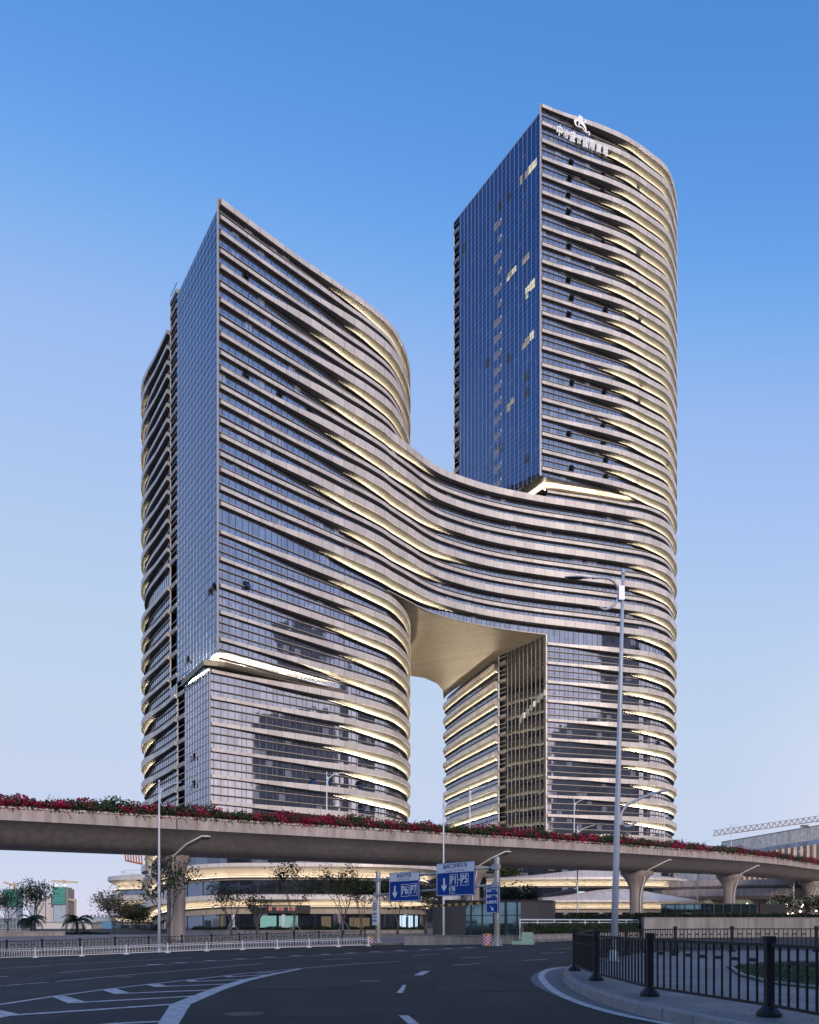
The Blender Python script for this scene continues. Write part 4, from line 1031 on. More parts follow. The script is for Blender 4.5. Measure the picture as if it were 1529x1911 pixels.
def boxed(t, c, u, body, w_, h_):
    q = MB(); rz = math.atan2(u.y, u.x); k = .03
    for s_ in (-1, 1): q.box(c+UPV*s_*h_/2+NV*.033, (w_, .01, k), rz); q.box(c+u*s_*w_/2+NV*.033, (k, .01, h_-k), rz)
    q.build('frame', M_slet, t); text('lettering', body, h_*.98, M_slet, t, c+NV*.036, u, UPV, thick=.012, sx=.82)
t, c, u, W2, H2 = panel('direction_sign', 'blue parking sign reading P6 P7 on the left of the gantry', 'road sign', 1.7, 5.3, 3.46, 5.68, head=.58)
text('lettering', '南线路隧道', .34, M_sblue, t, c+UPV*(H2/2-.28)+NV*.04, u, UPV, thick=.006); text('lettering', 'East City Tunnel', .2, M_sblue, t, c+UPV*(H2/2-.54)+NV*.04, u, UPV)
arrow(t, c-u*1.1-UPV*.34, u, .95); boxed(t, c+u*.1-UPV*.28, u, 'P6', .84, .9); boxed(t, c+u*1.12-UPV*.28, u, 'P7', .84, .9)
t, c, u, W2, H2 = panel('direction_sign', 'larger blue sign reading P1 to P5 on the right of the gantry', 'road sign', 7.2, 11.15, 3.6, 5.97, head=.62)
text('lettering', '横琴口岸停车场', .36, M_sblue, t, c+UPV*(H2/2-.29)+NV*.04, u, UPV, thick=.006); text('lettering', 'Hengqin Port Parking', .22, M_sblue, t, c+UPV*(H2/2-.58)+NV*.04, u, UPV)
arrow(t, c-u*1.15-UPV*.35, u, .95); boxed(t, c-u*.15-UPV*.08, u, 'P1', .78, .82); boxed(t, c+u*.95-UPV*.08, u, 'P5', .78, .82)
MB().box(c+u*.4-UPV*.08+NV*.034, (.2, .01, .05), math.atan2(u.y, u.x)).build('dash', M_slet, t)
text('lettering', '城轨', .34, M_slet, t, c-u*.3-UPV*.72+NV*.036, u, UPV, thick=.01); text('lettering', 'Railway', .19, M_slet, t, c-u*.3-UPV*.96+NV*.036, u, UPV)
t, c, u, W2, H2 = panel('direction_sign', 'small upright blue sign with three lines of Chinese on the right gantry post', 'road sign', GLEN-.72, GLEN+.45, 2.25, 4.05, off=.32)
for k, s_ in enumerate(('北送客平台', '南迎客平台', '出境车辆')):
    text('lettering', s_, .235 if k < 2 else .25, M_slet, t, c+UPV*(.62-k*.4)+NV*.036, u, UPV, thick=.006, sx=.93 if k < 2 else 1.1)
arrow(t, c+UPV*-.6, u, .42, rad(45))
t, c, u, W2, H2 = panel('height_limit_sign', 'white sign with a red ring and height limit on the left gantry post', 'road sign', -.36, .32, 1.72, 3.68, off=.3, face=M_swht, rim=M_swht)
q = MB(); rows = [[c+UPV*.5+NV*.034+(u*math.cos(a)+UPV*math.sin(a))*r for r in (.215, .29)] for a in [2*math.pi*k/32 for k in range(33)]]; q.grid(rows); q.build('red_ring', M_red, t)
q = MB()
for s_ in (-1, 1): q.add([c+UPV*(.5+s_*.15)+NV*.036+u*-.06*1, c+UPV*(.5+s_*.15)+NV*.036+u*.06, c+UPV*(.5+s_*.09)+NV*.036], [(0, 1, 2)])
q.build('height_marks', M_blk, t); text('lettering', '3.0m', .17, M_blk, t, c+UPV*.5+NV*.036, u, UPV, thick=.004)
for k, s_ in enumerate(('超高车辆', '禁止驶入', '后果自负')): text('lettering', s_, .15, M_blk, t, c-UPV*(.08+k*.27)+NV*.036, u, UPV, thick=.004)
# height bar hung below the signs
hb = thing('height_bar', 'black and yellow striped height limit bar hanging under the blue signs', 'height bar', GP(6, 2.6))
q = MB(); n_ = 30; zb = 2.98
for k in range(n_):
    a, b = 1.3+(GLEN-2.1)*k/n_, 1.3+(GLEN-2.1)*(k+1)/n_; q.bar(GP(a, zb), GP(b, zb), .14, .17, (1 if k % 2 else 0))
q.build('bar', [M_blk, M_yel], hb)
for t_ in (1.6, GLEN-1.2): MB().bar(GP(t_, zb), GP(t_, 4.15), .05, .05).build('hanger', M_galv, hb)
# red and white chequered barrels
bc = thing('crash_barrel', 'red and white chequered barrel at the foot of the left gantry post', 'barrel', (0, 0, 0), 'chequered barrels at the gantry posts')
q = MB(); rows = []; nn = 14
for i in range(7): rows.append([Vector((.31*math.cos(2*math.pi*k/nn), .31*math.sin(2*math.pi*k/nn), .08+i*.115)) for k in range(nn)])
vs = [p for r in rows for p in r]
for i in range(6):
    for k in range(nn): q.add([rows[i][k], rows[i][(k+1) % nn], rows[i+1][(k+1) % nn], rows[i+1][k]], [(0, 1, 2, 3)], (i+k) % 2)
q.build('chequered_body', [M_red, M_swht], bc)
q = MB(); q.lathe((0, 0, 0), [(.34, 0), (.34, .08), (.31, .085)], nn); q.lathe((0, 0, .77), [(.31, 0), (.34, .02), (.34, .07), (.1, .1)], nn); q.build('rim', M_yel, bc)
bc.location = GL-U*.75+NV*.2; copy_tree(bc, None, GR-U*.75+NV*.2, .2, 'red and white chequered barrel at the foot of the right gantry post')
# ================================================================ podiums and things between viaduct and towers
M_shell = panel_mat('canopy_shell', (.68, .61, .58), pw=1.6, rough=.5, var=.05, joint=.03)
M_cream = panel_mat('canopy_soffit', (.52, .46, .385), pw=4.0, rough=.5, var=.04, joint=.01)
M_frieze = panel_mat('canopy_frieze', (.42, .36, .29), pw=.35, rough=.6, var=.1, joint=.12)
M_store = glass_mat('shopfront_glass', (.20, .23, .29), .02, pw=2.2, ph=5, tilt=.01, var=.3)
M_ledp = lamp_mat('led_podium', (1, .86, .66), 14)
def canopy(par, path, rim, rimh, sl, fr, d, shell, s0=0, s1=None, led=True, name='canopy'):
    s1 = path.L if s1 is None else s1; rows, uv, lr = [], [], []
    for q in [x for x in path.s if s0-.01 <= x <= s1+.01]:
        p, n, t = path.at(q); z = rim(q); dd = d(q); sh = shell(q); ends = smooth(0, 4, q-s0)*smooth(0, 4, s1-q) if callable(s0) else 1
        pr = [(-2.2, z+sh), (dd*.35, z+sh*.72), (dd*.8, z+sh*.25), (dd, z), (dd, z-rimh), (.62, z-rimh-sl*.55), (.4, z-rimh-sl), (1.15, z-rimh-sl-.02), (1.15, z-rimh-sl-.12), (.5, z-rimh-sl-.12), (.5, z-rimh-sl-fr), (-.3, z-rimh-sl-fr)]
        rows.append([Vector((p.x+n.x*o, p.y+n.y*o, h)) for o, h in pr]); uv += [(q, h) for o, h in pr]
        lr.append([Vector((p.x+n.x*o, p.y+n.y*o, z-rimh-sl+.015)) for o in (.95, 1.1)])
    mb = MB(); mb.grid(rows, uvs=uv, mids=[0, 0, 0, 0, 1, 1, 1, 1, 1, 2, 1, 0]); n = len(rows[0])
    for b0, rev in ((len(mb.v)-n*len(rows), False), (len(mb.v)-n, True)):
        f = list(range(b0, b0+n)); mb.f.append(tuple(f[::-1] if rev else f)); mb.m.append(0); mb.uv += [(0, 0)]*n
    o = mb.build(name, [M_shell, M_cream, M_frieze], par)
    if led: MB().grid(lr).build('light_strip', M_ledp, o)
    return o
# ---- left podium
LPD = Path([(-55.5, 176), (-49, 156), (-43.2, 139), (-38.2, 130.3), (-32, 127), (-25, 126), (-16, 126), (-8, 127), (-2, 130.5), (1.2, 137), (2.5, 147), (2, 160)])
pdL = thing('shopping_podium', 'low mall base with lit wavy canopies and dark shop fronts under the left tower', 'podium', (-20, 140, 0))
wall(LPD, 0, 8.5, pdL, M_store, 'shop_front'); wall(Path([p-n*.8 for p, n in zip(LPD.pts, LPD.nor)], curve=False), 8.5, 15.5, pdL, M_store, 'shop_front')
sA, sM, sE = LPD.find(300) or 20, LPD.find(560), LPD.find(775) or LPD.L-15
rz_ = lambda z: (lambda s: z-2.0*(1-smooth(sA-12, sA+22, s)))
canopy(pdL, LPD, rz_(5.7), .7, 1.05, 1.15, lambda s: 2.6+1.6*(1-smooth(sA-6, sA+10, s)), lambda s: .25+2.2*(1-smooth(sA-8, sA+12, s))*smooth(4, 16, s))
canopy(pdL, LPD, rz_(10.6), .55, 1.5, .45, lambda s: 2.7+1.6*smooth(sM, sE, s)*(1-smooth(sE, LPD.L, s)), lambda s: .2+1.6*(1-smooth(sA-8, sA+12, s))+1.9*smooth(sM-5, sM+14, s)*(1-smooth(sE-4, sE+14, s)))
canopy(pdL, LPD, rz_(15.6), .6, 1.5, .4, lambda s: 2.2, lambda s: .3)
MB().prism([(p.x, p.y) for p in LPD.pts], 15.3, 15.5).build('roof_slab', M_roof, pdL)
for z0_, z1_ in ((.2, 2.85), (5.4, 8.4)):
    s_ = 1.5
    while s_ < LPD.L:
        p, n, t = LPD.at(s_); MB().box((p.x+n.x*.05, p.y+n.y*.05, (z0_+z1_)/2), (.1, .1, z1_-z0_), math.atan2(t.y, t.x)).build('glazing_bar', M_dark, pdL); s_ += 3.0
# lit shop windows and interiors
M_shopA = lamp_mat('shop_light_green', (.42, .80, .75), .5); M_shopB = lamp_mat('shop_light_white', (.62, .82, 1), 1.1)
M_shopC = lamp_mat('shop_light_dim', (.9, .70, .48), .16); M_spot = lamp_mat('lamp_spot', (1, .95, .85), 14)
def shopwin(px0, px1, z0, z1, m, name='lit_shop_window', path=LPD, par=None, off=.07):
    a, b = path.find(px0), path.find(px1); mb = MB()
    rows = []
    for k in range(5):
        p, n, t = path.at(lerp(a, b, k/4)); rows.append([Vector((p.x+n.x*off, p.y+n.y*off, z)) for z in (z0, z1)])
    return mb.grid(rows).build(name, m, par or pdL)
shopwin(486, 517, .25, 2.5, M_shopA); shopwin(521, 556, .25, 2.5, M_shopA)
shopwin(746, 757, .2, 2.6, M_shopB); shopwin(762, 770, .2, 2.6, M_shopB); shopwin(775, 779, .2, 2.6, M_shopB)
shopwin(600, 618, .2, 2.4, M_shopC); shopwin(412, 417, .3, 2.6, M_shopC); shopwin(652, 690, .4, 2.2, M_shopC)
shopwin(456, 489, 12.3-.8, 14.2, M_shopC, off=-.7); 
for px in (437, 530):
    s_ = LPD.find(px); p, n, t = LPD.at(s_); c = p+n*.5
    MB().box((c.x, c.y, 1.4), (.5, .25, 2.6), math.atan2(t.y, t.x)).build('shop_pylon', M_swht, pdL)
s_ = LPD.find(520); p, n, t = LPD.at(s_); c = p+n*1.15
fb_ = MB(); fb_.box((c.x-n.x*.1+t.x*.6, c.y-n.y*.1+t.y*.6, 3.5), (9.0, .1, 1.25), math.atan2(t.y, t.x)); fb_.build('sign_fascia', M_blk, pdL)
rings = MB()
for dx in (-1.1, .1, .75, 1.9, 2.5):
    cc = c+t*dx; rows = [[Vector((cc.x+n.x*.02+t.x*r*math.cos(a), cc.y+n.y*.02+t.y*r*math.cos(a), 3.55+r*math.sin(a))) for r in (.15, .26)] for a in [2*math.pi*k/20 for k in range(21)]]; rings.grid(rows)
rings.build('round_emblems', mat('emblem_pink', (.6, .2, .2), .5, emit=(1, .35, .35), estr=.35), pdL)
# orange scaffold-like screen on the podium's left shoulder
M_orng = mat('orange_steel', (.42, .13, .06), .5)
sc = thing('slatted_canopy', 'hanging screen of orange slats under the left end of the viaduct', 'screen', P(252, 1605, 148))
for k in range(7): MB().bar(P(229+k*5.6, 1560, 132+k*.5), P(235+k*5, 1607+k*.9, 132+k*.5), .18, .18).build('slat', M_orng, sc)
q = MB(); q.bar(P(234, 1606, 132), P(266, 1613, 135), .2, .25); q.bar(P(228, 1562, 132), P(264, 1562, 135), .2, .25); q.build('frame', M_orng, sc)
# ---- separate round building further left
RB = Path([(-60, 226), (-67.5, 211), (-70.2, 201), (-70.2, 194.5), (-67.2, 189), (-61.5, 186.5), (-54, 186.5), (-46, 189)])
pv = thing('round_pavilion', 'low rounded building with three lit cream canopies at the far left of the towers', 'building', (-66, 195, 0))
wall(RB, 0, 12, pv, M_store, 'glass_front')
for z, sl, f in ((12.2, 2.0, .3), (7.6, 1.8, .5), (3.8, 1.2, .8)): canopy(pv, RB, (lambda z: (lambda s: z))(z), 1.0, sl, f, lambda s: 2.6, lambda s: .35)
MB().prism([(p.x, p.y) for p in RB.pts], 11.9, 12.1).build('roof_slab', M_roof, pv)
q = MB()
for i in range(0, RB.n, 3):
    p = RB.pts[i]-RB.nor[i]*.5; q.bar((p.x, p.y, 12.4), (p.x, p.y, 13.6), .06, .06)
for i in range(RB.n):
    a, b = RB.pts[i]-RB.nor[i]*.5, RB.pts[i+1]-RB.nor[i+1]*.5; q.bar((a.x, a.y, 13.6), (b.x, b.y, 13.6), .08, .08)
q.build('roof_rail', M_trans, pv)
# ---- right podium
RPD = Path([(14, 203), (18, 192), (25, 186.5), (35, 184), (46, 183.5), (56, 186), (62.5, 191), (65, 199), (64.5, 210)])
RPL = Path([(15, 190), (22, 182), (34, 179), (47, 178.5), (59, 182), (66, 189), (69, 200)])
pdR = thing('shopping_podium', 'low mall base with two broad shell canopies under the right tower', 'podium', (42, 192, 0))
wall(RPD, 0, 16, pdR, M_store, 'shop_front')
mR = (RPD.find(1115) or RPD.L*.55); mR2 = (RPL.find(1165) or RPL.L*.55)
canopy(pdR, RPD, lambda s: 11.6, .5, 1.3, .4, lambda s: 3.0, lambda s: .3+2.0*math.exp(-((s-mR)/13)**2))
canopy(pdR, RPL, lambda s: 6.3, .45, 1.35, .9, lambda s: 3.6, lambda s: .4+2.3*math.exp(-((s-mR2)/13)**2), name='canopy')
wall(RPL, 0, 3.7, pdR, M_store, 'shop_front')
MB().prism([(p.x, p.y) for p in RPL.pts], 6.3, 6.4).build('roof_slab', M_roof, pdR)
for px, z, m in ((1086, 7.9, M_shopB), (1296, 7.8, M_shopC), (1030, 13.8, M_shopC)):
    s_ = RPD.find(px)
    if s_: 
        p, n, t = RPD.at(s_); MB().box((p.x+n.x*.12, p.y+n.y*.12, z), (1.5, .1, 1.1), math.atan2(t.y, t.x)).build('lit_window', m, pdR)
MB().bar((66, 203, 0), (76, 232, 0), .1, .1).build('base_line', M_dark, pdR)
# dark wall closing the passage under the bridge
pw_ = thing('passage_building', 'dark glazed block filling the passage between the two lit podiums', 'building', (9, 172, 0)); q = MB()
wall(Path([(-3, 166), (8, 170), (17, 178)], curve=False), 0, 16.5, pw_, M_store, 'glass_wall')
MB().prism([(-3, 166), (8, 170), (17, 178), (22, 198), (-4, 190)], 16.4, 16.7).build('roof_slab', M_shell, pw_)
MB().prism([(-4.5, 163.5), (9, 167.5), (19, 176), (17, 178), (8, 170), (-3, 166)], 11.2, 12.0).build('ledge', M_cream, pw_)
# ---- metro entrance building before the towers
M_teal = glass_mat('teal_glass', (.16, .25, .27), .02, pw=1.3, ph=1.4, tilt=.006, var=.25)
M_clad = panel_mat('dark_cladding', (.07, .066, .075), pw=1.1, rough=.45, var=.15)
ms = thing('entrance_pavilion', 'low dark building with a teal glass front behind the right gantry post', 'building', (9, 100, 0))
EP = [(2.2, 82.4), (5.6, 80.4), (10.7, 77.2), (14.1, 79.2), (14.9, 82.0), (4, 85.0)]
wall(Path([EP[5], EP[0], EP[1]], curve=False), 0, 3.8, ms, M_clad, 'clad_wall'); wall(Path([EP[2], EP[3], EP[4]], curve=False), 0, 3.45, ms, M_clad, 'clad_wall')
gp_ = Path([EP[1], EP[2]], curve=False); wall(gp_, 0, 3.45, ms, M_teal, 'glass_wall'); q = MB(); mullions(q, gp_, 0, 3.45, 1.25, wd=.09, dp=.1, mi=0)
for z in (.9, 2.2): sweep(q, gp_, 0, gp_.L, [(0, z+.04), (.08, z+.04), (.08, z-.04), (0, z-.04)])
q.build('glazing_bars', M_dark, ms); MB().prism(EP, 3.45, 3.7).build('roof_slab', M_clad, ms)
# ---- low walls, hedges
def lowwall(name, label, pts, h, th, m, z0=-.3, cat='wall'):
    t = thing(name, label, cat, pts[0]); q = MB(); c = MB()
    for a, b in zip(pts, pts[1:]):
        q.bar(Vector((a.x, a.y, (z0+h)/2)), Vector((b.x, b.y, (z0+h)/2)), th, h-z0)
        c.bar(Vector((a.x, a.y, h+.035)), Vector((b.x, b.y, h+.035)), th+.1, .07)
    q.build('wall_face', m, t); c.build('coping', M_kerb, t); return t
w1 = [G(757, 1764), G(860, 1763), G(968, 1762)]
lowwall('planter_wall', 'low pale stone wall beside the right gantry post at the road edge', w1, .52, .35, M_conc)
e1 = [G(985, 1757, 0), G(1085, 1754, 0), G(1200, 1750, 0)]
def hedge(name, label, a, b, z0, z1, th, n, m, seed, cat='hedge', size=.13):
    rg = random.Random(seed); mb = MB(); d = (b-a); L = d.length; u = d/L; nn = Vector((u.y, -u.x, 0))
    for k in range(n):
        f = rg.random(); s_ = rg.random(); h = rg.uniform(z0, z1)
        o_ = rg.choice((th/2, th/2, rg.uniform(-th/2, th/2)))+rg.gauss(0, .04)
        if s_ < .35: h = z1+rg.gauss(0, .07)+.1*math.sin(f*L*1.9); o_ = rg.uniform(-th/2, th/2)
        leafquad(mb, a+u*(f*L)+nn*o_+Vector((0, 0, h-a.z)), size*rg.uniform(.7, 1.4), rg)
    t = thing(name, label, cat, a); mb.build('foliage', m, t)
    c = MB(); p0, p1 = a+u*.1, b-u*.1; c.bar(Vector((p0.x, p0.y, (z0+z1)/2)), Vector((p1.x, p1.y, (z0+z1)/2)), th*.8, (z1-z0)*.85); c.build('stems', M_leafd, t); return t
for i, (a, b) in enumerate(zip(e1, e1[1:])):
    pass
hedge('clipped_hedge', 'dark clipped hedge below the white rail between gantry and tall lamp post', Vector((e1[0].x, e1[0].y+.6, 0)), Vector((e1[2].x, e1[2].y+.6, 0)), .5, 1.25, .8, 7000, M_leaf, 5, size=.16)
lowwall('ramp_wall', 'low pale wall under the clipped hedge at the far road edge', [Vector((p.x, p.y, 0)) for p in e1], .5, .3, M_conc)
rr = thing('guard_rail', 'white pipe guard rail above the clipped hedge', 'rail', e1[0]); q = MB(); r0_, r1_ = Vector((e1[0].x-.4, e1[0].y+1.6, 0)), Vector((e1[2].x, e1[2].y+1.6, 0))
for z, r in ((1.75, .06), (1.5, .035)): q.tube([r0_+Vector((0, 0, z)), r1_+Vector((0, 0, z))], r, 8)
q.build('rail', M_white, rr)
for k in range(9):
    p = r0_.lerp(r1_, k/8); MB().bar(p, p+Vector((0, 0, 1.75)), .08, .08).build('post', M_white, rr)
gb_ = G(972, 1763); bx = thing('junction_box', 'pale green cabinet on a plinth at the left end of the clipped hedge', 'cabinet', gb_)
M_grn = mat('green_paint', (.36, .52, .40), .5, noise=.1)
MB().box(gb_+Vector((.2, .2, .12)), (1.5, .6, .24), -.3).build('plinth', M_grn, bx); MB().box(gb_+Vector((.5, .2, .55)), (.75, .4, .62), -.3).build('body', M_grn, bx)
# retaining wall at the right with planting on top
rw = [Vector((22.8, 78.5, 0)), Vector((34, 81, 0)), Vector((46, 84, 0)), Vector((66, 88, 0))]
lowwall('retaining_wall', 'long concrete retaining wall with hanging plants behind the right railing', rw, 1.95, .5, M_conc)
for i, (a, b) in enumerate(zip(rw, rw[1:])):
    hedge('wall_planting', ('untidy dark shrubs on the left stretch of the retaining wall', 'untidy dark shrubs on the retaining wall in front of the teal screen', 'untidy dark shrubs on the right stretch of the retaining wall')[i], Vector((a.x, a.y+1.2, 0)), Vector((b.x, b.y+1.2, 0)), 1.7, 2.25, 1.4, 2600, M_leafd, 30+i, 'shrubs', .28)
hedge('wall_planting', 'dark shrubs below the right podium behind the white guard rail', Vector((15, 92, 0)), Vector((29, 90, 0)), .6, 2.3, 2.2, 3800, M_leafd, 41, 'shrubs', .3)
hedge('front_hedge', 'long low green hedge before the shop fronts of the left podium', Vector((-29, 108, 0)), Vector((2, 109, 0)), 0, .75, 2.4, 6500, M_leaf, 42, 'hedge', .25)
hedge('front_hedge', 'low dark hedge before the site huts at far left', Vector((-62, 92, 0)), Vector((-36, 96, 0)), 0, .2, 1.6, 3500, M_leafd, 43, 'hedge', .25)
# white bench-like planter edges of the plaza
lowwall('plaza_kerb', 'pale curved seat edge along the plaza behind the black railing', [Vector((-30, 100, 0)), Vector((-20, 98, 0)), Vector((-8, 98.5, 0)), Vector((2, 101, 0))], .5, .5, M_conc, cat='planter edge')
lowwall('plaza_kerb', 'pale raised bed edge at far left behind the black railing', [Vector((-64, 78, 0)), Vector((-44, 80, 0)), Vector((-36, 84, 0))], .55, .6, M_conc, cat='planter edge')
# teal glass screen above the retaining wall
ts = thing('glass_screen', 'row of teal glass panels on posts above the retaining wall', 'screen', Vector((34, 106, 0)))
gs = Path([(33.8, 108), (39, 104.5), (45.6, 105.5)], curve=False)
wall(gs, 1.4, 3.85, ts, M_teal, 'glass_panels'); q = MB(); mullions(q, gs, 0, 3.9, 1.25, wd=.1, dp=.12, mi=0); sweep(q, gs, 0, gs.L, [(-.05, 3.95), (.1, 3.95), (.1, 3.83), (-.05, 3.83)]); q.build('frame', M_dark, ts)
MB().box((48.2, 106.6, 1.95), (4.4, .3, 3.9), .3).build('dark_panel', M_clad, ts)
# ---- interchange ramp and port hall far right
fr_ = thing('interchange_ramp', 'lower concrete ramp with two beams passing behind the viaduct columns at right', 'ramp', (80, 172, 0))
fp_ = Path([(52, 196), (64, 184), (84, 174), (110, 168), (150, 165)])
for zt, zb_, o_ in ((10.9, 9.6, 0), (8.9, 7.3, .6)):
    q = MB(); sweep(q, fp_, 0, fp_.L, [(-8, zt), (o_, zt), (o_+.1, zb_), (-.8+o_, zb_-.7), (-8, zb_-.7)]); q.build('deck', M_deck, fr_)
for x, y in ((72, 186), (80, 183.5), (92, 178.5), (104, 176), (118, 174), (134, 172)):
    q = MB(); q.lathe((x, y, 0), [(1.1, 0), (1.1, 4.6), (1.4, 5.8), (2.3, 6.7)], 16); q.build('column', M_deck, fr_, smooth_=True)
ph_ = thing('port_terminal', 'long terminal building with pale wall, glowing fins and a hall of small lights at right', 'terminal', (130, 240, 0))
M_tile = paving_mat('pale_tile', (.78, .77, .78), 2.4, 1.2, .03)
hallw = Path([(66, 212), (96, 206), (150, 198)], curve=False)
M_hall = mat('hall_wall_glow', (.12, .13, .11), .8, noise=.5, nscale=.2, emit=(.42, .46, .33), estr=.26)  # even emission on the wall stands in for the hall's lamp light
wall(hallw, 0, 9.5, ph_, M_hall, 'hall_wall')
MB().prism([(60, 184), (66, 213), (150, 199), (150, 190)], 7.2, 7.4).build('hall_ceiling', M_dark, ph_)
upw = Path([(118, 304), (128, 251), (140, 190)], curve=False)
wall(upw, 27.3, 31.6, ph_, M_tile, 'pale_wall'); wall(upw, 14, 27.3, ph_, M_store, 'glass_wall')
MB().prism([(118, 304), (128, 251), (140, 190), (190, 200), (180, 310)], 31.4, 31.8).build('roof_slab', M_roof, ph_)
wall(Path([(96, 312), (118, 304)], curve=False), 14, 27.5, ph_, M_tile, 'pale_wall')
M_fing = mat('lit_fin', (.55, .42, .34), .5, emit=(1, .62, .40), estr=.42)
s_ = 6
while s_ < upw.L:
    p, n, t = upw.at(s_); MB().box((p.x+n.x*.4, p.y+n.y*.4, 20.5), (.42, .6, 10.6), math.atan2(t.y, t.x)).build('glowing_fin', M_fing, ph_); s_ += 3.1
lamp_me = MB().lathe((0, 0, 0), [(.03, -.16), (.33, 0), (.03, .16)], 8); lo = lamp_me.build('hall_light', M_spot, ph_); rg = random.Random(5)
for k in range(95):
    a = rg.random(); x = lerp(64, 112, a); y = rg.uniform(188, 204); z = rg.uniform(3.2, 6.6)
    if k == 0: lo.location = (x, y, z)
    else: c_ = copy_tree(lo, ph_, Vector((x, y, z)))
for x, w_ in ((76, .5), (80, .5), (97, .9), (100, .6), (104, .9), (121, .6)):
    MB().box((x, hallw.at(20)[0].y-6-(x-80)*.14, 3.4), (w_, .2, 2.6)).build('lit_door', M_shopC, ph_)
# red-painted site fence
sf = thing('red_barrier', 'dark red lattice barrier under the ramp at right', 'barrier', (62, 142, 0)); q = MB()
for z in (2.2, 3.2, 4.0): q.bar((58, 141, z), (82, 144, z), .1, .14)
for k in range(12): q.bar((58+k*2.18, 141+k*.27, 0), (58+k*2.18, 141+k*.27, 4.1), .1, .1)
q.build('bars', mat('red_steel', (.22, .03, .03), .5), sf)
# ================================================================ trees, palms, far buildings, cranes
def branch(mb, p, d, L, r, depth, rg, tips, spread=.55, up=.25):
    n = 4; pts = [p]; q = Vector(p); dd = Vector(d)
    for k in range(n):
        dd = (dd+Vector((rg.uniform(-1, 1), rg.uniform(-1, 1), rg.uniform(-.4, 1)*up))*.16).normalized(); q = q+dd*L/n; pts.append(q.copy())
    mb.tube(pts, [r*(1-.42*k/n) for k in range(n+1)], 6 if depth > 1 else 4, caps=False)
    if depth == 0: tips.append((q, dd)); return
    for k in range(rg.choice((2, 3, 3))):
        a = rg.uniform(0, 6.28); s = Vector((math.cos(a), math.sin(a), rg.uniform(.0, .7)))
        i = rg.choice((2, 3, 4)); branch(mb, pts[i], (dd+s*spread).normalized(), L*rg.uniform(.6, .85), r*.56, depth-1, rg, tips, spread, up)
    if depth <= 2: tips.append((q, dd))
def tree(name, label, x, y, H, W, seed, leaves=900, lsize=.2, m=None, trunk=.35, depth=4, spread=.6, stakes=False, clump=.5, z=None, cat='tree', r0=.085):
    rg = random.Random(seed); zg = gz(x, y)+.1 if z is None else z; t = thing(name, label, cat, (x, y, zg))
    mb = MB(); tips = []; base = Vector((x, y, zg))
    th = H*trunk; mb.tube([base, base+Vector((rg.uniform(-.1, .1), 0, th*.5)), base+Vector((rg.uniform(-.15, .15), 0, th))], [r0*1.3, r0, r0*.85], 8)
    L = (H-th)*.42
    for k in range(4):
        a = k*1.57+rg.random(); branch(mb, base+Vector((0, 0, th*(.9+.1*rg.random()))), Vector((math.cos(a)*spread, math.sin(a)*spread, 1)).normalized(), L, r0*.62, depth-2, rg, tips, spread)
    # fit the crown to its measured width and height
    mz = max(p[2] for p in mb.v); mxr = max(math.hypot(p[0]-x, p[1]-y) for p in mb.v); kz = (H-th)/max(.1, mz-zg-th); kr = (W/2)/max(.1, mxr)
    fit = lambda p: Vector((x+(p[0]-x)*kr if p[2] > zg+th else p[0], y+(p[1]-y)*kr if p[2] > zg+th else p[1], zg+th+(p[2]-zg-th)*kz if p[2] > zg+th else p[2]))
    mb.v = [tuple(fit(p)) for p in mb.v]; mb.build('trunk', M_bark, t, smooth_=True)
    lf_ = MB()
    for k in range(leaves):
        q, dd = rg.choice(tips); q = fit(q); lf_q = q+Vector((rg.gauss(0, clump), rg.gauss(0, clump), rg.gauss(0, clump*.7)))*min(1, W/4)
        leafquad(lf_, lf_q, lsize*rg.uniform(.6, 1.3), rg)
    lf_.build('crown', m or M_leafd, t)
    if stakes:
        for k in range(3):
            a = k*2.09+.4; MB().tube([base+Vector((math.cos(a)*1.1, math.sin(a)*1.1, -.1)), base+Vector((math.cos(a)*.12, math.sin(a)*.12, 1.55))], .035, 6).build('stake', M_galv, t)
    return t
def atY(px, Y): return (px-CX)/F*Y
TR = [('young_tree', 'bare young tree on stakes before the dark glass right of the thick column', 432, 84, 5.9, 5.2, 1, 420, True),
      ('young_tree', 'small bare tree left of the glowing turquoise shop window', 479, 92, 4.6, 3.6, 2, 320, False),
      ('young_tree', 'tall sparse tree on stakes in front of the turquoise shop window', 549, 84, 7.9, 5.0, 3, 620, True),
      ('young_tree', 'wide sparse tree on stakes between the turquoise window and the gantry', 641, 86, 7.6, 6.4, 4, 760, True),
      ('young_tree', 'thin tree behind the white height limit sign', 674, 94, 6.2, 3.4, 5, 380, False),
      ('young_tree', 'thin tree left of the bright blue shop window under the left gantry sign', 742, 92, 6.8, 4.6, 6, 620, False),
      ('young_tree', 'thin tree behind the gap between the two large blue signs', 795, 95, 6.4, 3.6, 8, 500, False),
      ('climber_tree', 'thin leafy tree growing up beside the thick viaduct column at left', 316, 66, 7.6, 5.0, 9, 620, False)]
for nm, lab, px, Y, H, W, sd, lv, st in TR:
    tree(nm, lab, atY(px, Y), Y, H, W, sd, int(lv*1.7), .24, M_leafd, .22, 5, .62, st, .38, r0=.12)
tree('broadleaf_tree', 'round pale tree left of the lit canopies of the far pavilion', atY(213, 108), 108, 5.6, 4.6, 21, 2600, .26, M_leafb, .18, 5, .8, False, .55)
tree('broadleaf_tree', 'low dark bushy tree before the far pavilion', atY(252, 112), 112, 3.9, 4.4, 22, 2600, .3, M_leafd, .15, 5, .9, False, .6)
tree('feathery_tree', 'tall feathery tree in front of the distant green netted towers at left', atY(64, 96), 96, 6.4, 7.6, 23, 1900, .24, M_leafd, .3, 5, .75, False, .42)
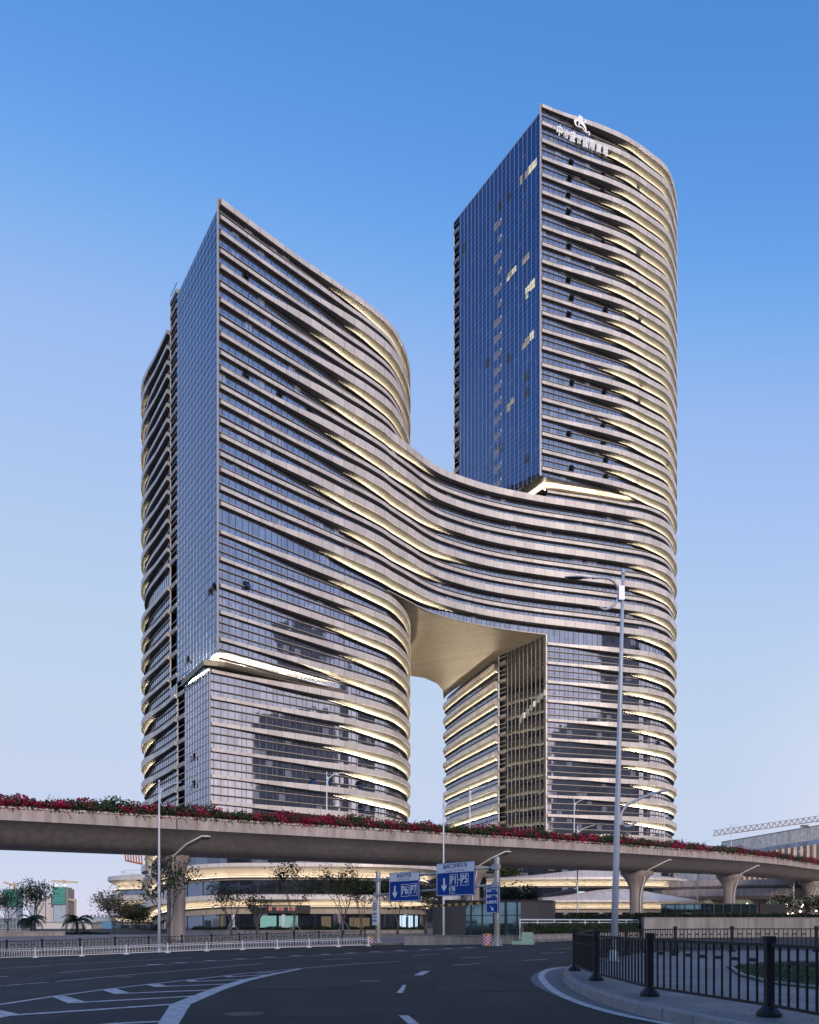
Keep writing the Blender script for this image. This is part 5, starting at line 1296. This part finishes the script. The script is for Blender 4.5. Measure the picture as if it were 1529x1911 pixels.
tree('feathery_tree', 'feathery tree cut by the left edge of the view', atY(14, 100), 100, 5.4, 6.0, 24, 1500, .24, M_leafd, .25, 5, .8, False, .45)
tree('broadleaf_tree', 'dark leafy tree among the columns at the far right', atY(1468, 134), 134, 6.4, 4.5, 25, 900, .34, M_leafd, .2, 5, .8, False, .7)
tree('broadleaf_tree', 'dark leafy tree cut by the right edge under the viaduct', atY(1520, 130), 130, 5.6, 4.4, 26, 900, .34, M_leafd, .2, 5, .8, False, .7)
def palm(label, x, y, H, R, seed):
    rg = random.Random(seed); t = thing('palm_tree', label, 'palm', (x, y, .1)); zg = .1
    mb = MB(); mb.tube([(x, y, zg), (x+.05, y, zg+H*.5), (x, y, zg+H)], [.2, .15, .13], 10); mb.build('trunk', M_bark, t, smooth_=True)
    f = MB()
    for k in range(22):
        a = k*2.399+rg.uniform(-.2, .2); el0 = rg.uniform(.25, 1.25); dr = Vector((math.cos(a), math.sin(a), 0)); pts = []; p = Vector((x, y, zg+H)); e = el0
        for i in range(9):
            pts.append(p.copy()); p = p+(dr*math.cos(e)+Vector((0, 0, math.sin(e))))*R/8; e -= .26
        f.tube(pts, [.03]*5+[.015]*4, 4)
        for i in range(1, 9):
            for j in (0, .5):
                if i == 8 and j: continue
                c = pts[i].lerp(pts[min(8, i+1)], j); tg = (pts[min(8, i+1)]-pts[i-1]).normalized(); sd = tg.cross(Vector((0, 0, 1))).normalized()
                for s_ in (-1, 1):
                    tip = c+(sd*s_*.75+tg*.5-Vector((0, 0, .35))).normalized()*R*.3*math.sin(math.pi*(.15+.8*i/9)); w_ = tg*.06
                    f.add([c-w_, c+w_, tip], [(0, 1, 2)])
    f.build('fronds', M_leafd, t)
palm('short palm with drooping fronds before the site huts at left', atY(143, 96), 96, 1.5, 2.3, 3)
palm('taller dark palm at left in front of the feathery tree', atY(58, 90), 90, 1.6, 1.9, 4)
# terrace planting on the podiums
def clump(name, label, pts, n, m, size, sg, seed, cat='plants'):
    rg = random.Random(seed); mb = MB()
    for k in range(n):
        i = rg.randrange(len(pts)-1); p = pts[i].lerp(pts[i+1], rg.random()); leafquad(mb, p+Vector((rg.gauss(0, sg[0]), rg.gauss(0, sg[0]), abs(rg.gauss(0, sg[1])))), size*rg.uniform(.6, 1.4), rg)
    t = thing(name, label, cat, pts[0]); mb.build('foliage', m, t)
clump('terrace_shrubs', 'dark green shrubs on the left podium terrace above the bare trees', [P(630, 1668, 126), P(760, 1664, 126)], 2600, M_leafd, .42, (.7, .9), 51)
clump('terrace_shrubs', 'dark shrubs over the entrance pavilion roof left of the right podium', [P(930, 1684, 120), P(1000, 1683, 120)], 2200, M_leafd, .36, (.6, 1.0), 52)
clump('terrace_shrubs', 'green climbers below the viaduct beside the right gantry post', [P(932, 1634, 165), P(968, 1632, 165)], 1500, M_leaf, .5, (.7, 1.4), 53)
clump('terrace_shrubs', 'small green shrubs on the white shell roof of the left podium', [P(628, 1606, 129), P(700, 1603, 129)], 800, M_leaf, .34, (.5, .35), 54)
# site huts, white shed, blue huts
M_hut = mat('hut_panel', (.56, .52, .52), .6, noise=.08, nscale=.6); M_blueh = mat('blue_sheet', (.10, .24, .42), .5, noise=.2, nscale=1)
M_winh = mat('dark_window', (.02, .03, .04), .1)
def hut(name, label, px0, px1, y0, y1, Y, m, dep=6, wins=(), doors=(), cat='hut'):
    a, b = P(px0, y1, Y), P(px1, y1, Y); zt = P(px0, y0, Y).z; t = thing(name, label, cat, ((a.x+b.x)/2, Y, 0)); cx = (a.x+b.x)/2; wd = b.x-a.x
    zb = pz(cx, Y)-.1; MB().box((cx, Y+dep/2, (zt+zb)/2), (wd, dep, zt-zb)).build('wall', m, t); MB().box((cx, Y+dep/2, zt+.08), (wd+.3, dep+.3, .16)).build('roof', M_roof, t)
    for p0, p1, q0, q1 in wins:
        w0, w1 = P(p0, q0, Y), P(p1, q1, Y); MB().box(((w0.x+w1.x)/2, Y-.02, (w0.z+w1.z)/2), (abs(w1.x-w0.x), .06, abs(w0.z-w1.z))).build('window', M_winh, t)
    return t
hut('site_hut', 'pale site hut left of the short palm', 66, 124, 1722, 1748, 176, M_hut, wins=((76, 80, 1734, 1750), (101, 108, 1735, 1742)))
hut('site_hut', 'pale site hut with open doorways behind the short palm', 126, 170, 1723, 1748, 172, M_hut, wins=((148, 155, 1733, 1747), (131, 135, 1733, 1748)))
hut('site_hut', 'blue sheet metal hut right of the short palm', 180, 208, 1720, 1748, 178, M_blueh, wins=((187, 191, 1731, 1735), (187, 191, 1739, 1744)))
hut('warehouse', 'long low pale blue shed with roof vents behind the round pale tree', 160, 214, 1713, 1748, 205, mat('pale_blue', (.30, .38, .47), .6), dep=10, wins=())
q = MB()
v = thing('roof_vents', 'row of dark roof vents on the long pale blue shed', 'vents', P(186, 1713, 205))
for k in range(7): c = P(163+k*7, 1711, 208); MB().box((c.x, c.y, c.z+.1), (.45, .45, .9)).build('vent', M_roof, v)
gs_ = thing('glass_shed', 'white framed glass shed at the left edge', 'shed', P(15, 1745, 104)); a = P(-20, 1746, 104); b = P(37, 1746, 104); zt = P(0, 1714, 104).z
q = MB()
for k in range(10):
    x = lerp(a.x, b.x, k/9); q.bar((x, 104, 0), (x, 104, zt), .1, .1); q.bar((x, 108, 0), (x, 108, zt), .1, .1)
for z in (.4, zt*.35, zt*.68, zt): q.bar((a.x, 104, z), (b.x, 104, z), .1, .1); q.bar((a.x, 108, z), (b.x, 108, z), .1, .1); q.bar((b.x, 104, z), (b.x, 108, z), .1, .1)
q.build('frame', M_white, gs_); MB().box(((a.x+b.x)/2, 106, zt/2), (b.x-a.x-.2, 3.7, zt-.1)).build('panes', mat('pale_glass', (.42, .50, .52), .2, .3, noise=.2, nscale=.5), gs_)
# distant towers
def facade_far(name, c1, c2, fh, nw):
    m = bpy.data.materials.new(name); m.use_nodes = True; nt = m.node_tree; b = nt.nodes['Principled BSDF']
    tc = N(m, 'ShaderNodeTexCoord'); br = N(m, 'ShaderNodeTexBrick'); mp = N(m, 'ShaderNodeMapping'); mp.inputs['Rotation'].default_value = (rad(90), 0, 0)
    nt.links.new(tc.outputs['Object'], mp.inputs[0]); nt.links.new(mp.outputs[0], br.inputs[0]); br.inputs['Scale'].default_value = 1; br.inputs['Brick Width'].default_value = nw; br.inputs['Row Height'].default_value = fh
    br.inputs['Mortar Size'].default_value = fh*.16; br.inputs['Color1'].default_value = (*c1, 1); br.inputs['Color2'].default_value = (*[q*.75 for q in c1], 1); br.inputs['Mortar'].default_value = (*c2, 1)
    nt.links.new(br.outputs[0], b.inputs['Base Color']); b.inputs['Roughness'].default_value = .35; return m
M_net = facade_far('green_netting', (.04, .22, .19), (.09, .30, .27), 4, 90); M_far1 = facade_far('far_glass', (.26, .34, .44), (.44, .47, .52), 4, 5)
M_far2 = facade_far('far_cream', (.46, .42, .42), (.58, .53, .52), 3.5, 4)
FY = 2200
def far(name, label, px0, px1, y0, m, parts=(), Y=FY, dep=40):
    a, b = P(px0, CY, Y), P(px1, CY, Y); t = thing(name, label, 'tower', ((a.x+b.x)/2, Y, 0)); zt = P(px0, y0, Y).z; cx = (a.x+b.x)/2; wd = b.x-a.x
    MB().box((cx, Y+dep/2, zt/2), (wd, dep, zt)).build('wall', m, t)
    for nm, p0, p1, q0, q1, mm, fo in parts:
        u, v_ = P(p0, q0, Y), P(p1, q1, Y); MB().box(((u.x+v_.x)/2, Y+dep/2-fo/2, (u.z+v_.z)/2), (abs(v_.x-u.x), dep+fo, abs(u.z-v_.z))).build(nm, mm, t)
    return t
far('construction_tower', 'far tower under green netting with cranes on top, right of the left trees', 100, 122.5, 1656, M_far1, (('netting', 99.5, 123, 1656, 1688, M_net, 6), ('hoist', 123.2, 127.5, 1659, 1728, mat('hoist_grey', (.22, .19, .18), .7), 2)))
far('construction_tower', 'far tower under green netting behind the feathery tree', 8, 30, 1660, M_far1, (('netting', 7.5, 30.5, 1660, 1692, M_net, 6),))
far('distant_tower', 'slim cream tower with a stepped top left of the netted tower', 86, 95, 1673, M_far2, (('crown', 88, 93, 1669, 1674, M_far2, -6),))
far('distant_tower', 'pale round topped tower behind the feathery tree', 70, 84, 1682, M_far2, (('crown', 73, 81, 1676, 1683, M_far2, -6),))
far('distant_tower', 'pale glass tower between the trees at far left', 54, 66, 1690, M_far1)
far('distant_tower', 'narrow pale tower right beside the slim cream tower', 95.5, 99, 1694, M_far2)
M_crane = mat('crane_yellow', (.45, .36, .22), .6); M_craner = mat('crane_red', (.50, .33, .30), .6)
def truss(mb, a, b, h, n, r):
    a, b = Vector(a), Vector(b); u = (b-a).normalized(); s = u.cross(Vector((0, 0, 1))).normalized()*h*.4; upv = Vector((0, 0, h)) if abs(u.z) < .8 else Vector((h, 0, 0))
    if abs(u.z) >= .8: s = Vector((0, h, 0))*.5
    ch = [(s, Vector((0, 0, 0))), (-s, Vector((0, 0, 0))), (Vector((0, 0, 0)), upv)]
    for c, d in ch: mb.bar(a+c+d, b+c+d, r, r)
    for k in range(n):
        p, q_ = a.lerp(b, k/n), a.lerp(b, (k+1)/n); m_ = a.lerp(b, (k+.5)/n)
        for c in (s, -s): mb.bar(p+c, m_+upv, r*.7, r*.7); mb.bar(m_+upv, q_+c, r*.7, r*.7)
        mb.bar(p+s, p-s, r*.6, r*.6)
def crane(label, px, yb, yt, pl, pr, yl, yr, Y=FY, r=1.4, h=5):
    t = thing('tower_crane', label, 'crane', P(px, CY, Y)); q = MB(); a, b = P(px, yb, Y), P(px, yt, Y); truss(q, a, b, h*.7, 8, r); q.build('mast', M_crane, t)
    q = MB(); truss(q, P(pl, yl, Y), P(pr, yr, Y), h*.7, 14, r); q.build('jib', M_crane, t)
    c = P(px, yt-2, Y); MB().box((c.x, c.y, c.z-2), (6, 6, 7)).build('cab', M_crane, t); return t
crane('crane with a level jib on the netted tower', 119, 1658, 1645, 96, 145, 1645.5, 1648)
crane('crane with a tilted jib on the netted tower behind the trees', 26, 1662, 1652, 7, 32, 1648, 1655)
crane('lone crane mast with a short jib right of the netted tower', 140, 1728, 1681, 128, 142, 1680, 1681)
fl_ = thing('flood_light', 'bright flood lights on top of the netted tower', 'flood light', P(105, 1651, FY)); M_fl = lamp_mat('flood_lamp', (1, 1, .92), 12)
for px in (105, 121): MB().lathe(P(px, 1652, FY-22), [(.2, -2.4), (2.4, 0), (.2, 2.4)], 10).build('lamp', M_fl, fl_)
# big jib at the right
cr = thing('tower_crane', 'long lattice crane jib reaching in from the right above the terminal', 'crane', (150, 262, 0)); q = MB()
a, b = P(1332, 1560, 262), P(1700, 1509, 262); truss(q, a, b, 1.7, 34, .16); q.build('jib', M_craner, cr)
q = MB(); m_ = P(1640, 1516, 262); truss(q, (m_.x, m_.y, 0), m_+Vector((0, 0, 6)), 1.8, 22, .25); q.build('mast', M_craner, cr)
q = MB(); h_ = P(1502, 1539, 262); q.box(h_-Vector((0, 0, .5)), (2.2, 1.2, .7)); q.bar(h_-Vector((0, 0, .8)), h_-Vector((0, 0, 1.8)), .5, .5); q.build('trolley', M_craner, cr)
# blocks beside, mirrored in the glass; unseen row behind, added to shade the road
M_nb = facade_far('neighbour_facade', (.045, .06, .10), (.14, .15, .18), 3.6, 3.2)
def block(name, label, x, y, wx, wy, h, rz=0, cap_=0):
    t = thing(name, label, 'building', (x, y, 0)); MB().box((x, y, h/2), (wx, wy, h), rz).build('wall', M_nb, t); MB().box((x, y, h+.5), (wx+1, wy+1, 1), rz).build('parapet', M_dark, t)
    if cap_: MB().box((x+wx*.1, y, h+1+cap_/2), (wx*.4, wy*.4, cap_), rz).build('plant_room', M_nb, t)
    return t
NB_ = [(150, 141, 26, 20, 118, .0, 6), (172, 84, 28, 30, 92, .2, 5), (176, 180, 28, 20, 92, .0, 5), (236, 40, 60, 40, 40, .2, 3), (330, -20, 70, 60, 55, .3, 6)]
for i, (x, y, a_, b_, h, r_, c_) in enumerate(NB_):
    block('offscreen_building', ('dark tower block', 'second dark tower block', 'narrow dark tower block', 'broad low office block', 'far broad office block')[i]+' beyond the right edge, mirrored in the tower glass', x, y, a_, b_, h, r_, c_)
for i, (x, y, a_, b_, h) in enumerate(((-120, -95, 70, 40, 36), (-30, -100, 80, 40, 42), (60, -98, 70, 40, 40), (140, -92, 60, 40, 44), (215, -70, 60, 40, 38))):
    block('offscreen_building', ('long block at the left end of', 'second block in', 'middle block in', 'tall block in', 'last block at the right end of')[i]+' the unseen row added behind the viewer to shade the road', x, y, a_, b_, h, 0, 4)
# ---- sky haze is negligible at this hour: no haze volume
# ---- tower details: lettering, emblem, lit rooms, open windows
M_sign = mat('white_lettering_glow', (.80, .80, .82), .4, emit=(1, 1, 1), estr=.12)  # faint emission added to whiten letters and emblem, which hold no lamp
def on(path, px, py, off=0, guess=None):
    s = path.find(px)
    if s is None: return None
    p, n, t = path.at(s); z = HC+(CY-py)/F*p.y; return s, Vector((p.x+n.x*off, p.y+n.y*off, z)), Vector((n.x, n.y, 0)), Vector((t.x, t.y, 0))
CHN = '中冶盛世國際廣場'
for k, ch in enumerate(CHN):
    px = 1037+k*12.1; s, c, n, t = on(RU, px, 258+k*5.35, 1.7); sc_ = (1.15, .9, 1.05, .85, 1.05, 1.05, .95, .95)[k]
    o = text('lettering', ch, 2.75*sc_, M_sign, tR, c, t, Vector((0, 0, 1)), thick=.012, depth=.3, sx=.62, shear=.1)
# the beast emblem: built from tapering strokes, body, mane, legs, tail
s, c, n, t = on(RU, 1079, 244, 1.75)
def stroke(mb, pts, ws):
    pp = bez([(x*.76, y*.8, 0) for x, y in pts], 6); L_ = len(pp); rows = []
    for i, p in enumerate(pp):
        d_ = (pp[min(L_-1, i+1)]-pp[max(0, i-1)]).normalized(); nn = Vector((-d_.y, d_.x, 0)); f = i/(L_-1)*(len(ws)-1); j = min(len(ws)-2, int(f)); w_ = lerp(ws[j], ws[j+1], f-j)/2
        rows.append([c+t*((p+nn*w_).x)+Vector((0, 0, (p+nn*w_).y)), c+t*((p-nn*w_).x)+Vector((0, 0, (p-nn*w_).y))])
    mb.grid(rows)
em = MB()
for pts, ws in ((((-1.6, 1.3), (-.8, .95), (.1, .6), (.9, 0), (1.5, -.9), (1.75, -1.9)), (.3, .9, 1.0, .8, .5, .2)),      # back and rump
                (((-1.5, 1.5), (-.9, 2.0), (-.2, 1.9), (.5, 1.6)), (.2, .55, .45, .1)), (((-1.3, 2.5), (-.7, 2.3), (0, 2.4), (.6, 2.0)), (.1, .4, .35, .05)),   # mane
                (((-.9, 2.9), (-.6, 2.5), (-.2, 2.7)), (.05, .3, .05)), (((1.2, 2.2), (1.6, 1.9), (1.4, 1.3), (.9, 1.0)), (.1, .4, .4, .2)),
                (((-1.3, 1.0), (-2.1, .7), (-2.6, .1), (-2.3, -.8), (-1.6, -1.2)), (.4, .6, .6, .45, .15)),        # chest sweep
                (((-1.0, .7), (-1.0, -.2), (-1.3, -.9)), (.45, .4, .2)), (((-1.5, -1.25), (-.6, -.9), (.3, -1.0), (1.2, -1.6), (1.9, -2.2)), (.12, .3, .28, .25, .1)),   # legs, ground line
                (((2.1, -1.9), (2.6, -1.4), (3.1, -1.7), (2.9, -2.3), (2.4, -2.4)), (.15, .35, .35, .25, .1))):
    stroke(em, pts, ws)
em.build('emblem', M_sign, tR)
# lit rooms on the right tower's blue wall
M_room = lamp_mat('room_light', (1, .93, .74), .72); M_roomd = lamp_mat('room_light_dim', (.95, .9, .8), .30); M_roomv = lamp_mat('room_light_violet', (.48, .50, .78), .30)
def rf(px, py): 
    s = RF.find(px); p, n, t = RF.at(s); return s, HC+(CY-py)/F*p.y
def room(px, py, w_, h_, m, name='lit_window', path=None, par=None, off=.035):
    pth = path or RF; s = pth.find(px)
    if s is None: return
    p, n, t = pth.at(s); z = HC+(CY-py)/F*p.y; mb = MB(); rz = math.atan2(t.y, t.x)
    a, b = p-t*w_/2+n*off, p+t*w_/2+n*off; mb.quad((a.x, a.y, z-h_/2), (b.x, b.y, z-h_/2), (b.x, b.y, z+h_/2), (a.x, a.y, z+h_/2)); mb.build(name, m, par or tR)
for px, py, w_, h_, m in ((998, 306, 1.5, 1.9, M_room), (991, 314, 1.4, 2.0, M_room), (984, 324, 1.4, 1.8, M_roomd), (973, 336, .8, 2.2, M_roomd), (984, 480, 1.5, 1.6, M_roomd), (978, 488, 1.2, 1.5, M_roomd), (960, 504, 1.5, 1.4, M_room), (952, 513, 1.6, 1.8, M_roomd), (949, 520, 1.0, 1.0, M_room),
    (994, 531, 1.6, 2.3, M_room), (985, 540, 1.5, 1.6, M_room), (984, 553, .8, 1.0, M_room), (993, 626, 1.4, 2.0, M_room), (984, 637, 1.5, 2.0, M_roomd), (978, 646, 1.3, 1.5, M_roomd), (957, 748, 1.5, 1.6, M_roomd), (950, 760, 1.4, 2.0, M_roomd)):
    room(px, py, w_*1.15, h_, m)
for k in range(17):
    py = 409+k*30.3; room(935.3, py, .45, .5, M_spot if False else M_room, 'corridor_lamp'); room(932, py+8, 1.3, 1.5, M_roomv, 'lit_window')
    if k % 2 == 0 or k > 5: room(925.5, py+14, 1.4, 2.2, M_roomv, 'lit_window')
for k in range(8): room(1018-k*6.6, 1292+k*7.2, 1.2, 1.5 if k < 7 else 2.0, M_roomd if k % 3 else M_room, 'lit_window', RFL)
# top-hung windows standing open
M_sash = glass_mat('open_sash', (.12, .15, .22), .02, var=.1)
def sash(path, px, py, par, w_=1.15, h_=1.5, tilt=.5):
    s = path.find(px)
    if s is None: return
    p, n, t = path.at(s); z = HC+(CY-py)/F*p.y; nn = Vector((n.x, n.y, 0)); tt = Vector((t.x, t.y, 0)); c = Vector((p.x, p.y, z))+nn*.1
    top = c+Vector((0, 0, h_/2)); o_ = nn*math.sin(tilt)*h_-Vector((0, 0, math.cos(tilt)*h_)); q = MB()
    q.quad(top-tt*w_/2, top+tt*w_/2, top+tt*w_/2+o_, top-tt*w_/2+o_, 0); q.quad(c-tt*w_/2-Vector((0, 0, h_/2))-nn*.02, c+tt*w_/2-Vector((0, 0, h_/2))-nn*.02, c+tt*w_/2+Vector((0, 0, h_/2))-nn*.02, c-tt*w_/2+Vector((0, 0, h_/2))-nn*.02, 1)
    q.build('open_window', [M_sash, M_blk], par)
for px, py in ((459, 516), (577, 599), (460, 700), (522, 736), (577, 770), (664, 820), (696, 838), (460, 1093), (510, 1262), (583, 1460), (612, 1458), (669, 1465), (672, 1508), (694, 1509)):
    sash(LU if py < 1230 else LL, px, py, tL)
for px, py in ((391, 1104), (398, 1096), (350, 1232)): sash(LF, px, py, tL)
for px, py in ((362, 1413), (362, 1464)): sash(LFL, px, py, tL)
for px, py in ((1066, 303), (1125, 328), (1188, 354), (1063, 333), (1124, 359), (1061, 365), (1061, 395), (1062, 460), (1126, 452), (1187, 477), (1190, 479), (1061, 523), (1187, 538), (1067, 556), (1130, 579), (1062, 587), (1191, 600), (1067, 715), (1128, 732), (1193, 722), (1190, 752), (1126, 795), (1062, 810), (1126, 828), (1131, 858), (1067, 874), (1131, 890), (1187, 905), (1240, 870)):
    sash(RU, px, py, tR, 1.2, 1.6)
for px, py in ((1190, 1214), (1235, 1178), (1228, 1388), (1240, 1290)): sash(RL, px, py, tR)
for px, py in ((866, 463), (950, 367), (934, 383), (910, 677), (950, 668), (984, 702), (984, 732), (984, 856), (935, 836)): room(px, py, 1.5, 2.2, M_blk, 'open_window')
